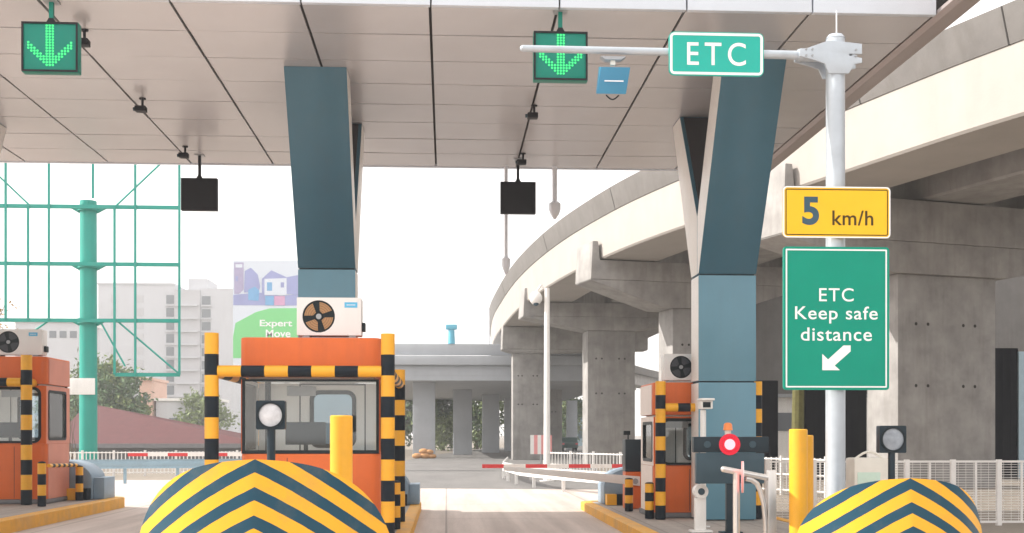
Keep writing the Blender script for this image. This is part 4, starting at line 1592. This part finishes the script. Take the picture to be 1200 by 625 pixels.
zt, zb = at(530, 362, 90).z, at(530, 403, 90).z
t = thing('thin_gantry', 'thin pale gantry frame standing on the far bridge', 'gantry', (a.x, 90, zs_ + 1.83))
zb = zs_ + 1.83
MB().tube((0, 0, 0), (0, 0, zt - zb), .06, 0, 8).build('leg', 'palegrey', t)
MB().tube((b.x - a.x, 0, 0), (b.x - a.x, 0, zt - zb), .06, 0, 8).build('leg', 'palegrey', t)
MB().tube((0, 0, zt - zb), (b.x - a.x, 0, zt - zb), .05, 0, 8).build('beam', 'palegrey', t)
p = at(495, 537, 89)
t = thing('sandbag_heap', 'small orange brown heap at the foot of the first far pier', 'heap', (p.x + .1, 88.9, 0))
for dx, dz, r_ in ((-.5, .2, .3), (.1, .22, .34), (.6, .18, .28), (.0, .55, .3), (.42, .5, .26)):
    MB().ball((dx, random.uniform(-.1, .1), dz), r_, 0, 10, 7, (1.25, .9, .7)).build('bag', 'sand', t)
p = at(582, 497, 126)
t = thing('floodlight', 'small white floodlight on a thin stand between the far piers', 'lamp', (p.x, 126, 0))
MB().tube((0, 0, 0), (0, 0, p.z), .06, 0, 8).build('stand', 'grey', t)
MB().ball((0, -.1, p.z), .32, 0, 12, 8).build('head', 'white', t)

# ------------------------------------------------------------------ vegetation
def foliage(n, shape, size, seed, two=0.35, clumps=None):
    """many leaf-sized quads gathered in clumps inside a volume; shape(rnd)->point"""
    rd = random.Random(seed)
    mb = MB()
    cl = [shape(rd) for _ in range(clumps or max(8, n // 60))]
    kinds = [1 if rd.random() < two else 0 for _ in cl]
    rads = [rd.uniform(.5, 1.2) for _ in cl]
    for _ in range(n):
        i = rd.randrange(len(cl))
        c = cl[i] + Vector((rd.gauss(0, 1), rd.gauss(0, 1), rd.gauss(0, .8))) * rads[i] * size * 2.2
        d = Vector((rd.gauss(0, 1), rd.gauss(0, 1), rd.gauss(0, 1))).normalized()
        e = d.orthogonal().normalized()
        e = (Matrix.Rotation(rd.uniform(0, 6.28), 3, d) @ e)
        s_ = size * rd.uniform(.5, 1.2)
        f_ = d.cross(e)
        mb.add([c - e * s_, c + f_ * s_ * .5, c + e * s_, c - f_ * s_ * .5], [(0, 1, 2, 3)], kinds[i])
    return mb


def ell(cx, cy, cz, rx, ry, rz):
    def sh(rd):
        while True:
            p = Vector((rd.uniform(-1, 1), rd.uniform(-1, 1), rd.uniform(-1, 1)))
            if p.length <= 1:
                return Vector((cx + p.x * rx, cy + p.y * ry, cz + p.z * rz))
    return sh


def tree(loc, label, h, rx, crown_z0, seed, n=5000, size=.3, mats=('leaf', 'leaf2'), trunk_r=.25, group=None, two=.35, nm='tree', cat='tree'):
    t = thing(nm, label, cat, loc, group=group)
    rd = random.Random(seed)
    mb = MB()
    mb.tube((0, 0, 0), (rd.uniform(-.2, .2), 0, h * .55), trunk_r, 0, 8, r2=trunk_r * .5)
    for k in range(6):
        a = rd.uniform(0, 6.28)
        z0 = h * rd.uniform(.25, .5)
        mb.tube((0, 0, z0), (math.cos(a) * rx * .6, math.sin(a) * rx * .6, z0 + h * rd.uniform(.15, .35)), trunk_r * .4, 0, 6, r2=trunk_r * .12)
    mb.build('trunk', 'bark', t)
    cz = (crown_z0 + h) / 2
    foliage(n, ell(0, 0, cz, rx, rx * .8, (h - crown_z0) / 2), size, seed, two).build('crown', list(mats), t, smooth=False)
    return t


G = 'trees behind the far bridge'
p = at(519, 510, 136)
tree((p.x, 136, 0), 'dark green tree between the two nearest far piers', 8.5, 3.6, .8, 3, 5000, .32, group=G)
p = at(517, 510, 124)
tree((p.x, 131, 0), 'low yellowish green bush between the two nearest far piers', 3.9, 1.7, .4, 5, 1800, .25, ('leaf2', 'leaf2'), .1, group=G, nm='bush', cat='bush')
p = at(470, 510, 140)
tree((p.x, 140, 0), 'green tree beside the striped guard post left of the far piers', 8.0, 3.4, .6, 8, 4500, .32, group=G)
p = at(559, 510, 150)
tree((p.x, 150, 0), 'pale green tree in the narrow gap of the far piers', 8.0, 3.4, .4, 11, 4500, .32, ('leaf', 'leaf2'), group=G, two=.6)
p = at(668, 510, 175)
tree((p.x, 175, 0), 'dark tree far off behind the green car', 7.5, 2.2, 1, 13, 2500, .3, group=G)
p = at(122, 510, 118)
tree((p.x, 118, 0), 'broad green tree behind the teal billboard frame', 9.2, 4.0, .6, 17, 11000, .26, group='trees on the left', trunk_r=.4)
p = at(88, 510, 121)
tree((p.x, 121, 0), 'lower green tree at the left of the teal post', 7.6, 3.2, .5, 19, 6000, .26, group='trees on the left', trunk_r=.3)
p = at(236, 510, 150)
tree((p.x, 150, 0), 'pale green tree in front of the apartment block base', 7.4, 3.4, .4, 23, 4000, .3, ('leaf2', 'leaf2'), group='trees on the left')
# sparse autumn tree just beyond the left edge
p = at(-28, 510, 62)
t = thing('autumn_tree', 'thin tree with dry orange leaves at the left edge', 'tree', (p.x, 62, 0))
mb = MB()
mb.tube((0, 0, 0), (.1, 0, 6.0), .16, 0, 8, r2=.08)
for z0, dx, dz in ((4.2, 1.5, 2.6), (5.0, 1.4, 3.5), (3.4, -1.2, 2.0), (5.8, .4, 3.2), (5.2, -1.2, 2.4)):
    mb.tube((0, 0, z0), (dx, .2, z0 + dz), .05, 0, 6, r2=.015)
mb.build('trunk', 'bark', t)
foliage(500, ell(.2, 0, 8.2, 1.6, 1.2, 1.6), .10, 31, .5, 30).build('crown', ['leafdry', 'leafdry'], t, smooth=False)
# mossy trunk under the sign
p = at(933.5, 510, 34)
t = thing('mossy_trunk', 'slim mossy tree trunk seen above the paired yellow bollards', 'tree', (p.x, 34, 0))
mb = MB()
mb.tube((0, 0, 0), (.05, 0, 3.0), .19, 0, 10, r2=.17).tube((.05, 0, 3.0), (-.05, .1, 5.6), .17, 0, 10, r2=.1)
mb.build('trunk', 'moss', t)
# bare shrub left of the teal post
p = at(80, 510, 57)
t = thing('bare_shrub', 'bare brown stems just left of the teal post', 'shrub', (p.x, 57, 0))
mb = MB()
rd = random.Random(77)
for k in range(14):
    x, y, z = rd.uniform(-.2, .2), rd.uniform(-.2, .2), 0
    for s_ in range(4):
        nx, ny, nz = x + rd.uniform(-.18, .18), y + rd.uniform(-.15, .15), z + rd.uniform(.5, .95)
        mb.tube((x, y, z), (nx, ny, nz), .03 - s_ * .006, 0, 5, r2=.024 - s_ * .006)
        x, y, z = nx, ny, nz
mb.build('stems', 'bark', t)

# ------------------------------------------------------------------ teal billboard frame
GY = 60
p = at(103.5, 510, GY)
t = thing('billboard_frame', 'empty teal steel billboard frame on one thick post', 'billboard frame', (p.x, GY, 0))
Lg = lambda px, py: Vector((at(px, py, GY).x - p.x, 0, at(px, py, GY).z))
ztp = Lg(104, 236).z
MB().tube((0, .0, 0), (0, .0, ztp), .43, 0, 24, r2=.40).build('post', 'teal', t)
mb = MB()
for py in (244, 311, 376):
    z = Lg(104, py).z
    mb.tube((-.0, 0, z - .16), (0, 0, z + .10), .50, 0, 24)
    mb.prism([(-.9, z - .0), (-.45, z - .25), (.45, z - .25), (.9, z), (.45, z + .06), (-.45, z + .06)], 'y', -.08, .08)
mb.build('collar', 'teal', t)
yb = -.62
for px0, px1, py in ((-120, 214, 243), (-120, 214, 310), (-120, 214, 376), (139, 214, 440)):
    mb = MB()
    a, b = Lg(px0, py), Lg(px1, py)
    mb.box(a.x, b.x, yb - .07, yb + .07, a.z - .09, a.z + .09)
    mb.build('horizontal_bar', 'teal', t)
for px, py0, py1 in ((-70, 120, 376), (-35, 120, 376), (13, 120, 376), (39, 244, 376), (63, 120, 376), (114, 120, 236), (139, 244, 440), (163, 120, 440), (214, 120, 440)):
    a, b = Lg(px, py0), Lg(px, py1)
    MB().box(a.x - .055, a.x + .055, yb - .14, yb - .072, b.z, a.z).build('vertical_bar', 'teal', t)
mb = MB()
a = Lg(-120, 120)
b = Lg(214, 120)
mb.box(a.x, b.x, yb - .07, yb + .07, a.z - .07, a.z + .07)
mb.build('horizontal_bar', 'teal', t)
for q0, q1 in (((0, 206), (40, 244)), ((196, 190), (139, 244)), ((139, 376), (214, 440)), ((63, 376), (28, 400)), ((120, 376), (150, 430))):
    MB().tube(Lg(*q0) + Vector((0, yb + .1, 0)), Lg(*q1) + Vector((0, yb + .1, 0)), .05, 0, 6).build('brace', 'teal', t)
for py in (243, 310, 376):
    z = Lg(104, py).z
    MB().box(-.12, .12, yb + .072, -.38, z - .08, z + .08).build('outrigger', 'teal', t)
a, b = Lg(80, 463), Lg(115, 444)
MB().box(a.x, b.x, -.56, -.50, a.z, b.z).build('plate', 'white', t, bevel=.01)

# ------------------------------------------------------------------ buildings on the left
p = at(115, 510, 235)
q2 = at(273, 510, 235)
t = thing('apartment_block', 'tall pale grey apartment block in the hazy distance', 'building', (p.x, 235, 0))
W = q2.x - p.x
Zb = lambda py: at(200, py, 235).z
Xb = lambda px: at(px, 510, 235).x - p.x
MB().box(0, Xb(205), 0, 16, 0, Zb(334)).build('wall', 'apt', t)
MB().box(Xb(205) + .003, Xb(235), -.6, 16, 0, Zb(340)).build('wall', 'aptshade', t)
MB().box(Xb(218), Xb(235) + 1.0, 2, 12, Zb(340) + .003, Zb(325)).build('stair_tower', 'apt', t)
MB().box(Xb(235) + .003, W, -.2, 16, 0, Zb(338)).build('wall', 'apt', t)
MB().box(-.2, Xb(205) - .1, -.2, 16.2, Zb(334) + .003, Zb(332)).build('parapet', 'apt', t)
for i in range(11):
    z = Zb(346 + 15.2 * i)
    if z < 3:
        break
    f = MB().box(Xb(195), Xb(204), -.12, -.003, z - 1.7, z).build('window', 'aptwin', t)
    MB().box(Xb(194), Xb(205), -.5, -.13, z - 2.1, z - 1.85).build('sill', 'apt', f)
    f = MB().box(Xb(237), Xb(247), -.32, -.203, z - 1.8, z - .2).build('window', 'aptwin', t)
    MB().box(Xb(236), Xb(248), -.7, -.33, z - 2.2, z - 1.95).build('sill', 'apt', f)
    MB().box(Xb(207), Xb(233), -1.1, -.603, z - 2.2, z - 1.9).build('balcony', 'apt', t)
    MB().box(Xb(130), Xb(136), -.1, -.003, z - 1.5, z).build('window', 'aptshade', t)
    MB().box(Xb(160), Xb(168), -.1, -.003, z - 1.5, z).build('window', 'aptshade', t)
p = at(18, 510, 200)
t = thing('pale_building', 'low pale building behind the leftmost booth roof', 'building', (p.x, 200, 0))
Zp = lambda py: at(50, py, 200).z
Xp = lambda px: at(px, 510, 200).x - p.x
MB().box(0, Xp(92), 0, 12, 0, Zp(378)).build('wall', 'apt', t)
MB().box(-.4, Xp(92) + .4, -.4, 12.4, Zp(378) + .003, Zp(374)).build('roof', 'white', t)
for px in (58, 70, 82):
    MB().box(Xp(px), Xp(px + 8), -.08, -.003, Zp(396), Zp(388)).build('window', 'aptwin', t)
p = at(163, 510, 150)
t = thing('salmon_house', 'narrow salmon building between the tree and the apartment block', 'building', (p.x, 150, 0))
Zs = lambda py: at(170, py, 150).z
Xs = lambda px: at(px, 510, 150).x - p.x
MB().box(0, Xs(178), 0, 8, 0, Zs(446)).build('wall', 'salmonwall', t)
MB().box(-.2, Xs(178) + .2, -.3, 8.2, Zs(446) + .003, Zs(443)).build('roof', 'salmonwall', t)
for px, py in ((168, 462), (168, 478)):
    MB().box(Xs(px), Xs(px + 5), -.06, -.003, Zs(py + 7), Zs(py)).build('window', 'aptwin', t)
p = at(180, 510, 151)
t = thing('white_house', 'pale white house with two dark windows in front of the apartments', 'building', (p.x, 151, 0))
MB().box(.3, 7.8, 0, 7, 0, at(200, 470, 151).z).build('wall', 'apt', t)
MB().box(.1, 8.0, -.3, 7.3, at(200, 470, 151).z + .003, at(200, 467, 151).z).build('roof', 'white', t)
for xx in (1.9, 6.2):
    MB().box(xx, xx + 1.3, -.06, -.003, at(200, 500, 151).z, at(200, 490, 151).z).build('window', 'aptwin', t)
# maroon-roofed house
HY = 84
p = at(112, 510, HY)
t = thing('maroon_roof_house', 'low house with a wide maroon hipped roof left of the middle booth', 'house', (p.x, HY, 0))
Xh = lambda px: at(px, 510, HY).x - p.x
Zh = lambda py: at(150, py, HY).z
eave = Zh(520)
MB().box(Xh(85), Xh(298), .8, 13, 0, eave).build('wall', 'plinth', t)
mb = MB()
rz_ = Zh(474)
mb.add([(Xh(60), 0, eave), (Xh(306), 0, eave), (Xh(306), 14, eave), (Xh(60), 14, eave), (Xh(69), 6.5, rz_ + .25), (Xh(118), 6.8, rz_ - .75), (Xh(150), 7, rz_ - .85), (Xh(215), 7, eave + .6)],
       [(0, 1, 7, 6, 5, 4), (0, 4, 3), (3, 4, 5, 6, 7, 2), (1, 2, 7), (3, 2, 1, 0)])
mb.build('roof', 'rooftile', t, smooth=False)
MB().box(Xh(60), Xh(306), -.05, .0, eave - .3, eave - .002).build('fascia', 'plinth', t)

# printed billboard with houses
BY = 112
p, q2 = at(273, 510, BY), at(352, 510, BY)
t = thing('advert_billboard', 'large billboard with a lilac house picture above a green band', 'billboard', (p.x, BY, 0))
Xn = lambda px: at(px, 510, BY).x - p.x
Zn = lambda py: at(310, py, BY).z
Wn = Xn(356)
MB().box(0, Wn, 0, .4, Zn(440), Zn(305.5)).build('board', 'bb_sky', t)
for xx in (Wn * .25, Wn * .75):
    MB().tube((xx, .6, 0), (xx, .6, Zn(330)), .22, 0, 10).build('post', 'grey', t)
pic = MB()
P_ = lambda pts, y0, y1, mi: pic.prism([(Xn(x), Zn(y)) for x, y in pts], 'y', y0, y1, mi)
P_([(273.5, 358), (273.5, 346), (303, 343), (330, 347), (351, 344), (351, 358)], -.02, -.004, 0)
P_([(274.5, 345), (274.5, 308), (285.5, 308), (285.5, 340), (280, 345)], -.03, -.021, 1)
P_([(286, 343), (287, 318), (294, 314), (302, 322), (305, 336), (303, 343)], -.034, -.0305, 0)
P_([(291, 352), (291, 340), (299, 336), (304, 341), (303, 353)], -.04, -.036, 2)
P_([(307, 327), (318, 317), (336, 325), (351, 322), (351, 345), (307, 344)], -.05, -.042, 0)
P_([(310, 346), (310, 327), (336, 326), (336, 346)], -.056, -.051, 3)
P_([(313, 341), (313, 331), (319, 331), (319, 341)], -.061, -.057, 2)
P_([(329, 337), (329, 331), (333, 331), (333, 337)], -.061, -.057, 0)
P_([(311, 358), (311, 347), (321, 347), (321, 358)], -.061, -.057, 2)
P_([(321.5, 358), (321.5, 347), (334, 347), (334, 358)], -.061, -.057, 4)
P_([(276, 314), (276, 310), (284, 310), (284, 314)], -.034, -.031, 3)
P_([(276, 330), (276, 324), (279, 324), (279, 330)], -.034, -.031, 0)
pic.build('picture', ['bb_purple', 'bb_grey', 'bb_blue', 'bb_sky', 'bb_pink'], t, smooth=False)
gb = MB()
gb.prism([(Xn(x), Zn(y)) for x, y in ((273.2, 395), (276, 379), (300, 366), (316, 361.5), (351.5, 361), (351.5, 420), (273.2, 420))], 'y', -.02, -.004)
gb.build('green_band', 'bb_green', t, smooth=False)
tx = MB()
text_part('Expert', 'lettering', 'signwhite', t, Xn(323.5), Zn(380), -.022, width=Xn(341) - Xn(303), height=Zn(375) - Zn(385), bold=.02, thick=.02)
text_part('Move', 'lettering', 'signwhite', t, Xn(326), Zn(391), -.022, width=Xn(340) - Xn(311), height=Zn(386) - Zn(395), bold=.02, thick=.02)

# ------------------------------------------------------------------ black shade sheets and things under the viaduct
def hoarding(px0, px1, pyt, Y, label, m='hoard'):
    a, b = at(px0, pyt, Y), at(px1, pyt, Y)
    t = thing('hoarding', label, 'hoarding', (a.x, Y, 0), group='dark sheeted hoardings under the viaduct')
    mb = MB()
    w_ = b.x - a.x
    n = max(2, int(w_ / .3))
    pts = []
    for i in range(n + 1):
        pts.append((w_ * i / n, .05 if i % 2 else 0))
    pts += [(w_, .12), (0, .12)]
    mb.prism(pts, 'z', 0, a.z)
    mb.build('sheeting', m, t, smooth=False)
    k = max(2, int(w_ / 2.5) + 1)
    for i in range(k):
        x = w_ * i / (k - 1)
        MB().box(x - .06, x + .06, .122, .24, 0, a.z).build('post', m, t)
    return t


hoarding(884, 911, 446, 46, 'narrow black hoarding right beside the blue column')
hoarding(944, 1015, 448, 46, 'black hoarding behind the ETC sign pole')
hoarding(1150, 1193, 408, 47, 'tall black hoarding right of the big pier')
hoarding(1194, 1250, 412, 47, 'pale blue hoarding at the right edge', 'hoardblue')
p = at(914, 510, 56)
t = thing('white_shed', 'pale shed glimpsed between the black hoardings', 'shed', (p.x - 1, 56, 0))
MB().box(0, 9.5, 0, 4, 0, at(915, 466, 56).z).build('wall', 'white', t)
MB().box(-.3, 9.8, -.4, 4.3, at(915, 466, 56).z + .003, at(915, 462, 56).z).build('roof', 'grey', t)
MB().box(.6, 2.0, -.05, -.003, at(915, 505, 56).z, at(915, 484, 56).z).build('window', 'aptwin', t)
MB().box(3.4, 4.8, -.05, -.003, at(915, 505, 56).z, at(915, 484, 56).z).build('window', 'aptwin', t)

a, b = at(872, 300, 62), at(1420, 300, 62)
t = thing('ramp_wall', 'long dark weathered concrete ramp wall behind the big pier', 'wall', (a.x, 62, 0))
w_ = b.x - a.x
mb = MB()
for i in range(8):
    mb.box(w_ * i / 8 + .02, w_ * (i + 1) / 8 - .02, 0, .6, 0, a.z)
mb.box(0, w_, .05, .55, 0, a.z - .02)
mb.build('wall_panels', 'conc_dark', t)  # darker concrete colour stands in for the deep shade on this wall
MB().box(-.1, w_ + .1, -.12, .72, a.z + .003, a.z + .25).build('coping', 'conc_dark', t)

# dark green car far off and a pale glazed building
p = at(668, 510, 128)
t = thing('parked_car', 'dark green car far off between the viaduct piers', 'car', (p.x, 128, 0))
prof = [(0, .35), (0, .95), (.25, 1.0), (.75, 1.5), (2.3, 1.5), (3.1, 1.0), (4.2, .88), (4.3, .35)]
MB().prism(prof, 'x', -.88, .88).build('body', 'cargreen', t, bevel=.08)
MB().add([(-.72, .31, 1.03), (.72, .31, 1.03), (.66, .70, 1.45), (-.66, .70, 1.45)], [(0, 1, 2, 3)]).build('rear_window', 'aptwin', t)
for x in (-.72, .72):
    for y in (.8, 3.4):
        MB().tube((x - .1, y, .34), (x + .1, y, .34), .34, 0, 16).build('wheel', 'tyre', t)
    MB().box(x - .12, x + .12, -.02, .0, .72, .88).build('tail_lamp', 'red', t)
p = at(634, 510, 190)
t = thing('glazed_building', 'pale blue glazed building in the distance between piers', 'building', (p.x, 190, 0))
MB().box(0, 9.5, 0, 8, 0, 7.4).build('wall', 'hoardblue', t)
for i in range(5):
    for j in range(2):
        MB().box(.5 + 1.8 * i, 1.9 + 1.8 * i, -.06, -.003, 1.2 + 3 * j, 3.2 + 3 * j).build('window', 'glassblue', t)

# ------------------------------------------------------------------ haze
hz = MB().box(-420, 420, -160, 620, -1.0, 45).build('haze', 'white', None, smooth=False)
hm = bpy.data.materials.new('haze_air')
hm.use_nodes = True
hm.node_tree.nodes.clear()
ho = hm.node_tree.nodes.new('ShaderNodeOutputMaterial')
hv = hm.node_tree.nodes.new('ShaderNodeVolumePrincipled')
hv.inputs['Color'].default_value = (0.93, 0.95, 0.97, 1)
hv.inputs['Density'].default_value = 0.0011
hv.inputs['Anisotropy'].default_value = 0.2
hm.node_tree.links.new(hv.outputs['Volume'], ho.inputs['Volume'])
hz.data.materials.clear()
hz.data.materials.append(hm)
tag(hz, kind='stuff')
hz['label'] = 'pale thin haze in the air over the whole place'
hz['category'] = 'haze'
